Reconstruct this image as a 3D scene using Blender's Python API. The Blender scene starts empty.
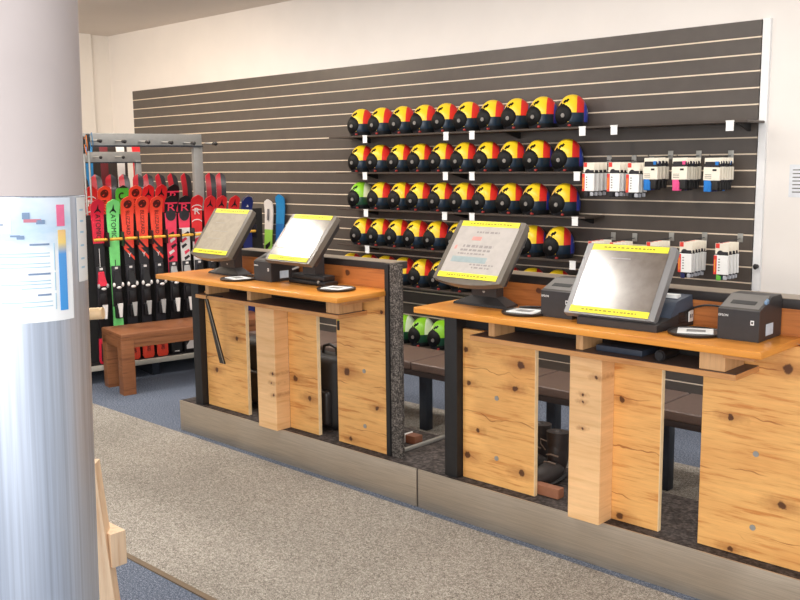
import bpy, bmesh, math, random
from mathutils import Matrix, Vector
random.seed(7)
S = bpy.context.scene
COL = S.collection
PI = math.pi
R_ = math.radians

# ------------------------------------------------------------------ materials
def lin(c):
    return tuple((v / 12.92 if v <= 0.04045 else ((v + 0.055) / 1.055) ** 2.4) for v in (x / 255 for x in c))

class NT:
    def __init__(s, name):
        s.m = bpy.data.materials.new(name); s.m.use_nodes = True
        s.t = s.m.node_tree; s.b = s.t.nodes['Principled BSDF']
    def n(s, kind, **kw):
        nd = s.t.nodes.new(kind)
        for k, v in kw.items():
            if k in nd.inputs.keys(): nd.inputs[k].default_value = v
            else: setattr(nd, k, v)
        return nd
    def l(s, a, b): s.t.links.new(a, b)
    def math(s, op, a, b=None, c=None):
        nd = s.t.nodes.new('ShaderNodeMath'); nd.operation = op
        for i, v in enumerate((a, b, c)):
            if v is None: continue
            if hasattr(v, 'is_output'): s.l(v, nd.inputs[i])
            else: nd.inputs[i].default_value = v
        return nd.outputs[0]
    def mix(s, fac, a, b):
        nd = s.t.nodes.new('ShaderNodeMix'); nd.data_type = 'RGBA'
        for i, v in ((0, fac), (6, a), (7, b)):
            if hasattr(v, 'is_output'): s.l(v, nd.inputs[i])
            elif i == 0: nd.inputs[0].default_value = v
            else: nd.inputs[i].default_value = (*v, 1)
        return nd.outputs[2]
    def ramp(s, fac, stops, const=False):
        nd = s.t.nodes.new('ShaderNodeValToRGB'); e = nd.color_ramp.elements
        if const: nd.color_ramp.interpolation = 'CONSTANT'
        while len(e) < len(stops): e.new(0.5)
        for el, (p, c) in zip(e, stops):
            el.position = p; el.color = (*c, 1) if len(c) == 3 else c
        s.l(fac, nd.inputs[0]); return nd.outputs[0]
    def coord(s, scale=(1, 1, 1), loc=(0, 0, 0)):
        tc = s.t.nodes.new('ShaderNodeTexCoord'); mp = s.t.nodes.new('ShaderNodeMapping')
        mp.inputs['Scale'].default_value = scale; mp.inputs['Location'].default_value = loc
        s.l(tc.outputs['Object'], mp.inputs[0]); return mp.outputs[0]
    def noise(s, vec, scale, detail=4, rough=0.55):
        nd = s.n('ShaderNodeTexNoise', Scale=scale, Detail=detail, Roughness=rough)
        s.l(vec, nd.inputs['Vector']); return nd.outputs['Fac']
    def bump(s, h, strength=0.2, dist=0.002):
        nd = s.n('ShaderNodeBump', Strength=strength, Distance=dist)
        s.l(h, nd.inputs['Height']); s.l(nd.outputs[0], s.b.inputs['Normal'])

_mc = {}
def plain(name, rgb, rough=0.5, metal=0.0, var=0.08, scale=30, emit=0.0, coat=0.0):
    if name in _mc: return _mc[name]
    t = NT(name); c = lin(rgb)
    v = t.noise(t.coord(), scale)
    lo = tuple(x * (1 - var) for x in c); hi = tuple(min(1, x * (1 + var)) for x in c)
    col = t.ramp(v, [(0.3, lo), (0.7, hi)])
    t.l(col, t.b.inputs['Base Color'])
    t.b.inputs['Roughness'].default_value = rough; t.b.inputs['Metallic'].default_value = metal
    t.b.inputs['Coat Weight'].default_value = coat
    if emit:
        t.l(col, t.b.inputs['Emission Color']); t.b.inputs['Emission Strength'].default_value = emit
    _mc[name] = t.m; return t.m

def pine(name, base, dark, line, knots=(), grain=1.0, rough=0.42, vertical=False, boards=True):
    """pine: long grain, growth lines, knots at given (x, z) spots of the board"""
    t = NT(name)
    sc = (1.1, 1.1, 16) if not vertical else (16, 16, 1.1)
    p = t.coord(sc)
    w = t.noise(t.coord((1.2, 1.2, 3.2) if not vertical else (3.2, 3.2, 1.2)), 2.2, 3)
    g = t.noise(p, 3.2 * grain, 6, 0.62)
    f = t.noise(p, 14 * grain, 3)
    col = t.ramp(g, [(0.34, lin(line)), (0.47, lin(base)), (0.72, tuple(min(1, x * 1.13) for x in lin(base)))])
    col = t.mix(t.math('MULTIPLY', t.math('SUBTRACT', f, 0.42), 0.5), col, lin(dark))
    col = t.mix(t.math('MULTIPLY', t.ramp(w, [(0.45, (0, 0, 0)), (0.75, (1, 1, 1))]), 0.45), col, lin(line))
    if boards:   # long wavy checks in the glued boards
        vz = t.n('ShaderNodeSeparateXYZ'); t.l(t.coord(), vz.inputs[0])
        wob = t.math('MULTIPLY', t.math('SUBTRACT', t.noise(t.coord((2.0, 2, 2)), 1.8, 3), 0.5), 0.16)
        zz = t.math('ADD', vz.outputs[2], wob)
        fr = t.math('FRACT', t.math('DIVIDE', zz, 0.21))
        d = t.math('ABSOLUTE', t.math('SUBTRACT', fr, 0.5))
        ln = t.math('LESS_THAN', d, 0.011)
        brk = t.ramp(t.noise(t.coord((2.3, 2.3, 6)), 2.5, 2), [(0.42, (0, 0, 0)), (0.56, (1, 1, 1))])
        col = t.mix(t.math('MULTIPLY', t.math('MULTIPLY', ln, brk), 0.75), col, lin(dark))
    if knots:
        vz = t.n('ShaderNodeSeparateXYZ'); t.l(t.coord(), vz.inputs[0])
        nz = t.math('MULTIPLY', t.math('SUBTRACT', t.noise(t.coord(), 45, 3), 0.5), 0.022)
        core = None; halo = None
        for (kx, kz, kr) in knots:
            dx = t.math('MULTIPLY', t.math('SUBTRACT', vz.outputs[0], kx), 1.0)
            dz = t.math('SUBTRACT', vz.outputs[2], kz)
            r = t.math('SQRT', t.math('ADD', t.math('MULTIPLY', dx, dx), t.math('MULTIPLY', dz, dz)))
            r = t.math('ADD', r, nz)
            c1 = t.math('MINIMUM', t.math('MAXIMUM', t.math('MULTIPLY', t.math('SUBTRACT', 1.15, t.math('DIVIDE', r, kr)), 3.0), 0.0), 1.0)
            rx = t.math('MULTIPLY', dx, 0.38)
            r2 = t.math('SQRT', t.math('ADD', t.math('MULTIPLY', rx, rx), t.math('MULTIPLY', dz, dz)))
            h1 = t.math('MAXIMUM', t.math('SUBTRACT', 1.0, t.math('DIVIDE', t.math('ADD', r2, nz), kr * 2.6)), 0.0)
            core = c1 if core is None else t.math('MAXIMUM', core, c1)
            halo = h1 if halo is None else t.math('MAXIMUM', halo, h1)
        col = t.mix(t.math('MULTIPLY', halo, 0.7), col, lin((150, 84, 34)))
        col = t.mix(t.math('MULTIPLY', core, 0.85), col, lin((62, 28, 15)))
    t.l(col, t.b.inputs['Base Color']); t.b.inputs['Roughness'].default_value = rough
    t.bump(g, 0.12, 0.001)
    _mc[name] = t.m; return t.m

def speckle(name, dark, mid, light, scale=110, rough=0.95, blotch=0.25):
    t = NT(name)
    a = t.noise(t.coord(), scale, 2, 0.6); b = t.noise(t.coord((1, 1, 1), (3, 1, 2)), scale * 0.45, 2)
    col = t.ramp(t.math('ADD', t.math('MULTIPLY', a, 0.65), t.math('MULTIPLY', b, 0.35)),
                 [(0.36, lin(dark)), (0.5, lin(mid)), (0.64, lin(light))])
    bl = t.ramp(t.noise(t.coord(), 1.6, 4), [(0.35, (0, 0, 0)), (0.7, (1, 1, 1))])
    col = t.mix(t.math('MULTIPLY', bl, blotch), col, lin(dark))
    t.l(col, t.b.inputs['Base Color']); t.b.inputs['Roughness'].default_value = rough
    t.b.inputs['Specular IOR Level'].default_value = 0.15
    t.bump(a, 0.5, 0.004)
    _mc[name] = t.m; return t.m

def brushed(name, rgb, rough=0.34, streak=(60, 60, 1.0), metal=0.9, band=0.35):
    t = NT(name); c = lin(rgb)
    g = t.noise(t.coord(streak), 6, 4)
    col = t.ramp(g, [(0.3, tuple(x * 0.82 for x in c)), (0.7, tuple(min(1, x * 1.1) for x in c))])
    t.l(col, t.b.inputs['Base Color']); t.b.inputs['Metallic'].default_value = metal
    big = t.noise(t.coord((2.2, 2.2, 0.7)), 1.6, 2)
    t.l(t.ramp(big, [(0.3, (rough - 0.08,) * 3), (0.7, (rough + 0.12,) * 3)]), t.b.inputs['Roughness'])
    _mc[name] = t.m; return t.m

M_wall = plain('wall_paint', (238, 232, 226), 0.85, var=0.02, scale=3)
M_wall2 = plain('wall_paint_side', (236, 230, 222), 0.85, var=0.02, scale=3)
M_ceil = plain('ceiling_paint', (226, 216, 206), 0.9, var=0.02, scale=2)
M_trim = plain('white_trim', (240, 240, 240), 0.5, var=0.02)
M_slat = plain('slat_board', (86, 78, 72), 0.34, var=0.08, scale=8)
M_slot = plain('slot_insert', (232, 214, 190), 0.4, var=0.06, scale=5)
M_blk = plain('black_plastic', (34, 31, 31), 0.38, var=0.12)
M_blkm = plain('black_matte', (28, 26, 26), 0.6, var=0.15)
M_dkmetal = plain('dark_steel', (44, 50, 60), 0.4, 0.4, var=0.1)
M_shelf = plain('shelf_lacquer', (72, 62, 55), 0.4, var=0.08)
M_white = plain('white_paper', (244, 244, 242), 0.7, var=0.02)
M_whitep = plain('white_plastic', (232, 232, 230), 0.35, var=0.03)
M_cream = plain('cream_card', (240, 232, 215), 0.7, var=0.03)
M_grey = plain('grey_plastic', (90, 85, 80), 0.4, var=0.06)
M_bezel = plain('taupe_bezel', (104, 95, 84), 0.36, var=0.08)
M_bezelg = plain('grey_bezel', (122, 120, 120), 0.38, var=0.05)
M_case = plain('charcoal_case', (52, 49, 49), 0.45, var=0.08)
M_caseb = plain('blue_charcoal_case', (70, 78, 92), 0.45, var=0.08)
M_yel = plain('yellow_tape', (246, 232, 40), 0.5, var=0.04)
M_yeltxt = plain('tape_print', (150, 138, 20), 0.6)
M_red = plain('sock_red', (226, 62, 52), 0.6, var=0.05)
M_alu = plain('aluminium', (176, 174, 168), 0.42, 0.6, var=0.06)
M_alul = plain('pale_profile', (192, 186, 172), 0.5, 0.1, var=0.05)
M_brass = plain('holder_yellow', (226, 172, 62), 0.5)
M_leather = plain('brown_leatherette', (98, 80, 72), 0.45, var=0.1, scale=40)
M_leatherd = plain('dark_leatherette', (52, 42, 40), 0.5, var=0.1, scale=40)
M_steel = brushed('plinth_steel', (196, 182, 164), 0.4, (1.0, 60, 60), 0.75)
M_colsteel = brushed('column_steel', (200, 209, 224), 0.38, (22, 22, 0.25), 0.7)
M_colpaint = plain('column_paint', (196, 186, 184), 0.85, var=0.04, scale=4)
M_carpet = speckle('carpet_blue_grey', (62, 68, 82), (104, 113, 130), (160, 168, 182), 210)
M_mat = speckle('mat_beige_grey', (92, 87, 80), (160, 153, 143), (216, 210, 200), 230)
M_edge = plain('mat_edge', (120, 102, 82), 0.8)
M_plat = speckle('platform_rubber', (46, 42, 40), (70, 64, 62), (100, 92, 88), 60, 0.8)
M_speck = speckle('speckled_board', (40, 36, 34), (78, 72, 68), (140, 132, 124), 130, 0.7, 0.1)

KN = [(-2.67, .80, .018), (-2.36, .77, .024), (-2.39, .66, .018), (-2.655, .645, .016), (-2.60, .43, .013), (-2.66, .30, .022),
      (-2.35, .28, .02), (-1.21, .92, .022), (-1.41, .71, .015), (-1.21, .42, .02), (-1.39, .205, .014), (-1.86, .70, .014),
      (-1.86, .21, .02), (-4.41, .64, .018), (-4.62, .42, .02), (-3.885, .48, .022), (-3.47, .58, .026), (-3.25, .42, .016),
      (-3.21, .92, .012), (-3.77, .385, .02), (-3.45, .22, .014)]
KB = [(-3.96, .51, .008), (-3.955, .39, .009), (-3.975, .455, .008), (-1.92, .80, .009), (-1.98, .72, .007), (-1.98, .69, .007), (-1.98, .58, .007)]
M_desk = pine('oiled_pine', (224, 150, 62), (150, 84, 30), (206, 128, 48), (), 1.0, 0.3, boards=False)
M_deskedge = pine('oiled_pine_edge', (232, 172, 96), (170, 100, 44), (214, 144, 68), (), 1.4, 0.35, boards=False)
M_shelfw = pine('raw_shelf', (206, 150, 94), (140, 90, 50), (184, 124, 72), (), 1.0, 0.5, boards=False)
KR = [(-3.5, 1.09, .02), (-1.75, 1.08, .02), (-2.3, 1.1, .018)]
M_bench = pine('bench_wood', (146, 92, 56), (80, 46, 26), (114, 66, 38), (), 1.2, 0.45, boards=False)
M_crate = pine('raw_timber', (240, 210, 176), (204, 158, 116), (228, 188, 148), (), 1.0, 0.6, vertical=True, boards=False)
M_spacer = pine('spacer_timber', (214, 168, 118), (160, 108, 66), (196, 144, 92), (), 1.0, 0.6, vertical=True, boards=False)

# ------------------------------------------------------------------ mesh helpers
_W = {}     # world matrices of the Empties
class MB:
    def __init__(s): s.bm = bmesh.new(); s.mi = 0
    def _fin(s, vs):
        fs = set(f for v in vs for f in v.link_faces)
        for f in fs: f.material_index = s.mi
    def box(s, x0, x1, y0, y1, z0, z1, bev=0.0, seg=2, M=None):
        r = bmesh.ops.create_cube(s.bm, size=1.0); vs = r['verts']
        for v in vs:
            v.co = Vector(((x0 + x1) / 2 + v.co.x * (x1 - x0), (y0 + y1) / 2 + v.co.y * (y1 - y0), (z0 + z1) / 2 + v.co.z * (z1 - z0)))
        if bev:
            es = list(set(e for v in vs for e in v.link_edges))
            r = bmesh.ops.bevel(s.bm, geom=es, offset=bev, segments=seg, affect='EDGES', profile=0.6)
            vs = list(set(v for f in r['faces'] for v in f.verts) | set(v for v in vs if v.is_valid))
            fs = set(); stack = list(vs)
            seen = set(vs)
            while stack:
                v = stack.pop()
                for e in v.link_edges:
                    o = e.other_vert(v)
                    if o not in seen: seen.add(o); stack.append(o)
            vs = list(seen)
        if M is not None:
            for v in vs: v.co = M @ v.co
        s._fin(vs); return s
    def hull8(s, bot, top):
        """frustum between two quads (lists of 4 points each, same winding)"""
        b = [s.bm.verts.new(p) for p in bot]; t = [s.bm.verts.new(p) for p in top]
        fs = [s.bm.faces.new(b[::-1]), s.bm.faces.new(t)]
        for i in range(4): fs.append(s.bm.faces.new((b[i], b[(i + 1) % 4], t[(i + 1) % 4], t[i])))
        for f in fs: f.material_index = s.mi
        return s
    def cyl(s, p0, p1, r0, r1=None, n=16):
        p0 = Vector(p0); p1 = Vector(p1); r1 = r0 if r1 is None else r1
        d = p1 - p0; q = d.to_track_quat('Z', 'Y').to_matrix().to_4x4(); q.translation = (p0 + p1) / 2
        r = bmesh.ops.create_cone(s.bm, cap_ends=True, segments=n, radius1=r0, radius2=r1, depth=d.length, matrix=q)
        s._fin(r['verts']); return s
    def tube(s, pts, r, n=8):
        pts = [Vector(p) for p in pts]; rings = []
        for i, p in enumerate(pts):
            d = (pts[min(i + 1, len(pts) - 1)] - pts[max(i - 1, 0)]).normalized()
            q = d.to_track_quat('Z', 'Y')
            rr = r[i] if isinstance(r, (list, tuple)) else r
            rings.append([s.bm.verts.new(p + q @ Vector((math.cos(2 * PI * k / n) * rr, math.sin(2 * PI * k / n) * rr, 0))) for k in range(n)])
        for a, b in zip(rings, rings[1:]):
            for k in range(n):
                s.bm.faces.new((a[k], a[(k + 1) % n], b[(k + 1) % n], b[k])).material_index = s.mi
        s.bm.faces.new(rings[0][::-1]).material_index = s.mi; s.bm.faces.new(rings[-1]).material_index = s.mi
        return s
    def ell(s, c, rad, nu=20, nv=12, M=None):
        m = Matrix.Translation(c) @ (M or Matrix()) @ Matrix.Diagonal((*rad, 1))
        r = bmesh.ops.create_uvsphere(s.bm, u_segments=nu, v_segments=nv, radius=1.0, matrix=m)
        s._fin(r['verts']); return s
    def lathe(s, prof, n=32, c=(0, 0, 0), caps=True):
        rings = []
        for (r, z) in prof:
            rings.append([s.bm.verts.new((c[0] + r * math.cos(2 * PI * k / n), c[1] + r * math.sin(2 * PI * k / n), c[2] + z)) for k in range(n)])
        for a, b in zip(rings, rings[1:]):
            for k in range(n): s.bm.faces.new((a[k], a[(k + 1) % n], b[(k + 1) % n], b[k])).material_index = s.mi
        if not caps: return s
        s.bm.faces.new(rings[0][::-1]).material_index = s.mi; s.bm.faces.new(rings[-1]).material_index = s.mi
        return s
    def prism(s, poly, f0, f1):
        """polygon given as 2-D points; f0/f1 map (u, v) to the near and far cap"""
        a = [s.bm.verts.new(f0(*p)) for p in poly]; b = [s.bm.verts.new(f1(*p)) for p in poly]
        n = len(poly)
        s.bm.faces.new(a).material_index = s.mi; s.bm.faces.new(b[::-1]).material_index = s.mi
        for i in range(n): s.bm.faces.new((a[i], b[i], b[(i + 1) % n], a[(i + 1) % n])).material_index = s.mi
        return s
    def build(s, name, mats, parent=None, local=False, smooth=35, bevel=0):
        bmesh.ops.recalc_face_normals(s.bm, faces=s.bm.faces[:])
        me = bpy.data.meshes.new(name)
        if parent is not None and not local:
            s.bm.transform(_W[parent.name].inverted())
        s.bm.to_mesh(me); s.bm.free()
        for m in (mats if isinstance(mats, (list, tuple)) else [mats]): me.materials.append(m)
        if smooth:
            for p in me.polygons: p.use_smooth = True
            me.set_sharp_from_angle(angle=R_(smooth))
        return link(name, me, parent)

def link(name, me, parent=None):
    o = bpy.data.objects.new(name, me); COL.objects.link(o)
    if parent is not None: o.parent = parent
    _W[o.name] = _W[parent.name] if parent is not None else Matrix()
    return o
def tag(o, label=None, cat=None, group=None, kind=None):
    if label: o['label'] = label
    if cat: o['category'] = cat
    if group: o['group'] = group
    if kind: o['kind'] = kind
    return o
def empty(name, loc, label, cat, group=None, rz=0.0):
    o = bpy.data.objects.new(name, None); COL.objects.link(o)
    o.location = loc; o.rotation_euler = (0, 0, rz); o.empty_display_size = 0.05
    _W[o.name] = Matrix.Translation(loc) @ Matrix.Rotation(rz, 4, 'Z')
    return tag(o, label, cat, group)
def copy_tree(o, parent=None):
    c = o.copy(); COL.objects.link(c)
    if parent is not None: c.parent = parent
    for ch in list(o.children): copy_tree(ch, c)
    return c
def struct(name, bm, m): return tag(bm.build(name, m), kind='structure')
def text_mesh(body, size, f, extr=0.0, sx=1.0, align='CENTER'):
    """text laid out in (u, v), mapped by f(u, v, w) to a point"""
    cu = bpy.data.curves.new('lettering', 'FONT'); cu.body = body; cu.size = size; cu.extrude = extr
    cu.align_x = align; cu.align_y = 'CENTER'; cu.resolution_u = 3
    ob = bpy.data.objects.new('lettering', cu); COL.objects.link(ob)
    bpy.context.view_layer.update()
    me = bpy.data.meshes.new_from_object(ob.evaluated_get(bpy.context.evaluated_depsgraph_get()))
    bpy.data.objects.remove(ob); bpy.data.curves.remove(cu)
    for v in me.vertices: v.co = Vector(f(v.co.x * sx, v.co.y, v.co.z))
    return me
def add_text(name, me, mat, parent, world=False):
    if world and parent is not None: me.transform(_W[parent.name].inverted())
    me.materials.clear(); me.materials.append(mat); me.name = name
    return link(name, me, parent)

ORD = ['first', 'second', 'third', 'fourth', 'fifth', 'sixth', 'seventh', 'eighth', 'ninth', 'tenth', 'eleventh', 'twelfth', 'thirteenth', 'fourteenth']

# ------------------------------------------------------------------ camera
cam = bpy.data.cameras.new('camera'); co = bpy.data.objects.new('camera', cam); COL.objects.link(co)
r = Vector((0.72718827, 0.68634256, -0.01145068)); u = Vector((-0.09152358, 0.11347572, 0.98931628)); f = Vector((-0.68030924, 0.71837118, -0.14533474))
mw = Matrix(((r.x, u.x, -f.x, 0), (r.y, u.y, -f.y, 0), (r.z, u.z, -f.z, 1.65), (0, 0, 0, 1)))
co.matrix_world = mw
cam.sensor_width = 36; cam.lens = 931.3 / 800 * 36; cam.clip_start = 0.05
S.camera = co

# ------------------------------------------------------------------ the room
WY = 5.717                      # the shop's back wall
b = MB(); b.box(-10.3, 4, -4, WY + .2, -.1, 0); struct('floor', b, M_carpet)
b = MB(); b.box(-10.2, 4, WY + .012, WY + .2, 0, 3.13); struct('wall_back', b, M_wall)
b = MB(); b.box(-10.2, -10.0, -4, WY + .012, 0, 3.13); struct('wall_left', b, M_wall2)
b = MB(); b.box(-10.2, 4, -1.2, WY + .2, 3.13, 3.25); struct('ceiling', b, M_ceil)
b = MB(); b.box(-10.0, -9.96, 4.75, 5.494, 0, 3.13); struct('trim_1', b, M_wall2)
b = MB(); b.box(-2.372, -2.325, WY - .012, WY + .012, .1, 2.485); struct('trim_2', b, M_trim)
b = MB(); b.box(-9.9, 3, 1.95, 3.14, 0, .005); b.mi = 1; b.box(-9.9, 3, 1.925, 1.95, 0, .006)
o = b.build('floor_mat', [M_mat, M_edge]); tag(o, 'long beige-grey speckled floor mat running in front of the steel plinth', 'floor mat')
b = MB(); b.box(-5.6, 3, 3.76, 4.62, 0, .005)
o = b.build('floor_mat', M_mat); tag(o, 'beige floor mat strip under the brown seats behind the counters', 'floor mat')

# slatted display wall
sw = empty('slat_wall', (-5.94, WY, .1), 'dark grey-brown slatted display wall covering the back of the shop', 'display wall')
b = MB(); b.box(-9.499, -2.378, WY - .009, WY + .012, .1, 2.475); b.build('slot_insert', M_slot, sw)
b = MB()
z = 2.481
for k in range(24):
    z1 = z - .1 * k - (.0045 if k else 0); z0 = max(z - .1 * (k + 1) + .0045, .1)
    b.box(-9.499, -2.378, WY - .012, WY + .006, z0, z1, .002, 1)
b.build('slat_board', M_slat, sw)

# ------------------------------------------------------------------ foreground column with the snow report
CR = .150; CD = 2.30
CC = (-CD * math.sin(R_(65.85)), CD * math.cos(R_(65.85)))             # the column's axis
col = empty('column', (*CC, 0), 'round steel-sleeved column in the left foreground', 'column')
b = MB(); b.lathe([(CR - .001, 1.59), (CR - .001, 3.13)], 96, (*CC, 0)); b.build('upper_shaft', M_colpaint, col)
b = MB(); b.lathe([(CR - .006, 0), (CR, .0), (CR, 1.588), (CR - .002, 1.590), (CR - .006, 1.590)], 96, (*CC, 0)); b.build('steel_sleeve', M_colsteel, col)
cam_az = math.atan2(-CC[1], -CC[0])     # direction from the column to the camera's side of the shop
def wrap(theta0, theta1, z0, z1, rad, th=.0006, n=14, tilt=0.0):
    """sheet wrapped on the column; theta measured from the camera-facing line, positive to the right"""
    b = MB(); rows = []
    for i in range(n + 1):
        t = cam_az + theta0 + (theta1 - theta0) * i / n
        dz = tilt * (theta1 - theta0) * i / n
        rows.append([b.bm.verts.new((CC[0] + rr * math.cos(t), CC[1] + rr * math.sin(t), zz + dz)) for (rr, zz) in ((rad, z0), (rad, z1), (rad + th, z1), (rad + th, z0))])
    for a, c in zip(rows, rows[1:]):
        for k in range(4): b.bm.faces.new((a[k], a[(k + 1) % 4], c[(k + 1) % 4], c[k]))
    b.bm.faces.new(rows[0]); b.bm.faces.new(rows[-1][::-1])
    return b
po = empty('poster', (CC[0] + CR * .8, CC[1] - CR * .6, 1.308), 'white and pale blue snow report poster taped to the column', 'poster')
M_post = NT('poster_print')
gz = M_post.n('ShaderNodeSeparateXYZ'); M_post.l(M_post.coord(), gz.inputs[0])
cl = M_post.noise(M_post.coord((3, 3, 6)), 3, 4)
g = M_post.math('ADD', M_post.math('MULTIPLY', M_post.math('SUBTRACT', gz.outputs[2], .14), 7.0), M_post.math('MULTIPLY', M_post.math('SUBTRACT', cl, .5), 1.2))
M_post.l(M_post.ramp(g, [(0.0, lin((248, 251, 253))), (0.5, lin((196, 222, 244))), (0.95, lin((226, 238, 250)))]), M_post.b.inputs['Base Color'])
M_post.b.inputs['Roughness'].default_value = .35; M_post = M_post.m
TH = lambda x: math.asin(max(-1, min(1, (x - 31) / 60.5)))     # photo column on the drum -> angle round the drum
Z0p, Z1p = 1.316, 1.586
wrap(TH(-45), TH(75), Z0p, Z1p, CR + .0012).build('poster_sheet', M_post, po)
M_bar = NT('snow_scale')
gz = M_bar.n('ShaderNodeSeparateXYZ'); M_bar.l(M_bar.coord(), gz.inputs[0])
M_bar.l(M_bar.ramp(M_bar.math('DIVIDE', M_bar.math('SUBTRACT', gz.outputs[2], .03), .25), [(0, lin((70, 160, 236))), (.5, lin((90, 165, 235))), (.6, lin((250, 220, 130))), (.72, lin((250, 205, 140))), (.8, lin((246, 120, 160))), (1, lin((244, 110, 150)))]), M_bar.b.inputs['Base Color']); M_bar = M_bar.m
wrap(TH(63.5), TH(70), Z0p + .022, Z0p + .2, CR + .0020).build('colour_scale', M_bar, po)
wrap(TH(63), TH(69.5), Z0p + .208, Z1p - .015, CR + .0020).build('colour_scale', plain('scale_pink', (243, 120, 160), .6), po)
wrap(TH(-20), TH(26), Z1p - .075, Z1p - .033, CR + .0020).build('title_panel', M_white, po)
M_ink = plain('poster_ink', (178, 212, 230), .6); M_inkd = plain('poster_ink_dark', (128, 152, 184), .6); M_inkr = plain('poster_ink_red', (204, 130, 146), .6)
for (a, c, zz, hh, mm) in [(-5, 2, -.055, .006, M_inkr), (4, 14, -.057, .004, M_inkr), (15, 20, -.058, .003, M_inkd)]:
    wrap(TH(a), TH(c), Z1p + zz, Z1p + zz + hh, CR + .0028, n=4).build('title_lettering', mm, po)
for (a, c, zz, hh, mm) in [(35, 41, -.045, .014, M_inkd), (36, 50, -.052, .007, M_inkr), (46, 53, -.056, .009, M_inkd), (25, 33, -.083, .004, M_inkd), (30, 36, -.088, .008, M_inkd)]:
    wrap(TH(a), TH(c), Z1p + zz, Z1p + zz + hh, CR + .0028, n=4).build('skier_picture', mm, po)
for (a, c, zz, hh, mm) in [(40, 56, .168, .004, M_inkd), (6, 56, .150, .002, M_ink), (14, 56, .143, .002, M_ink), (4, 56, .128, .002, M_ink), (10, 56, .120, .002, M_ink),
                           (38, 56, .104, .004, M_inkd), (28, 56, .090, .002, M_ink), (16, 56, .083, .002, M_ink), (32, 56, .074, .002, M_ink),
                           (45, 56, .058, .004, M_inkd), (16, 57, .044, .002, M_ink), (32, 57, .034, .002, M_ink)]:
    wrap(TH(a), TH(c), Z0p + zz, Z0p + zz + hh, CR + .0025, n=6).build('text_line', mm, po)
for (zz, hh) in [(.112, .06), (.068, .04), (.026, .036)]:
    wrap(TH(59.5), TH(60.2), Z0p + zz, Z0p + zz + hh, CR + .0025, n=2).build('rule', M_ink, po)
no = empty('paper_notice', (CC[0] + CR * .9, CC[1] + CR * .4, 1.4), 'narrow white paper notice at the right edge of the column beside the poster', 'notice')
wrap(TH(81), TH(89.5), 1.395, 1.585, CR + .0012).build('notice_sheet', M_white, no)
for i, zz in enumerate((.16, .135, .11, .08, .05, .03)):
    wrap(TH(83.5), TH(86.5), 1.395 + zz, 1.395 + zz + .004, CR + .0020, n=3).build('text_line', M_ink, no)

# the column stands a touch out of plumb
va = math.atan2(CC[1], CC[0]); piv = Matrix.Translation((*CC, 1.3))
lean = piv @ Matrix.Rotation(R_(1.35), 4, Vector((math.cos(va), math.sin(va), 0))) @ piv.inverted()
for o in (col, po, no):
    o.matrix_world = lean @ _W[o.name]
# raw timber stand half hidden behind the column
ts = empty('timber_stand', (-2.62, 1.30, 0), 'pale raw timber stand with a cross beam, half hidden behind the column', 'stand')
b = MB(); b.hull8([(-2.66, 1.27, 0), (-2.535, 1.395, 0), (-2.575, 1.435, 0), (-2.70, 1.31, 0)], [(-2.66, 1.27, .75), (-2.567, 1.345, .75), (-2.607, 1.385, .75), (-2.70, 1.31, .75)]); b.build('leaning_rail', M_crate, ts)
b = MB(); b.box(-.06, .022, -.02, .022, .52, .61, .004, M=Matrix.Translation((-2.595, 1.325, 0)) @ Matrix.Rotation(R_(45), 4, 'Z')); b.build('block', M_crate, ts)
b = MB(); b.box(-2.72, -2.553, 1.376, 1.43, .408, .52, .005); b.build('cross_beam', M_crate, ts)
b = MB(); b.box(-.025, .025, -.025, .025, 0, 1.26, .004, M=Matrix.Translation((-2.70, 1.255, 0)) @ Matrix.Rotation(R_(45), 4, 'Z')); b.build('post', M_crate, ts)
b = MB(); b.cyl((-2.68, 1.27, 1.205), (-2.546, 1.392, 1.215), .0195, .018, 20); b.build('peg', plain('peg_wood', (232, 196, 150), .5), ts)

# ------------------------------------------------------------------ plinth
pl = empty('steel_plinth', (-2.9, 3.19, 0), 'low brushed steel plinth that both counters stand on', 'plinth')
b = MB(); b.box(-4.941, -2.925, 3.189, 3.196, 0, .19, .001); b.build('steel_fascia', M_steel, pl)
b = MB(); b.box(-2.915, -.3, 3.189, 3.196, 0, .19, .001); b.build('steel_fascia', M_steel, pl)
b = MB(); b.box(-4.941, -.3, 3.196, 3.684, 0, .189); b.build('platform', M_plat, pl)

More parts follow.
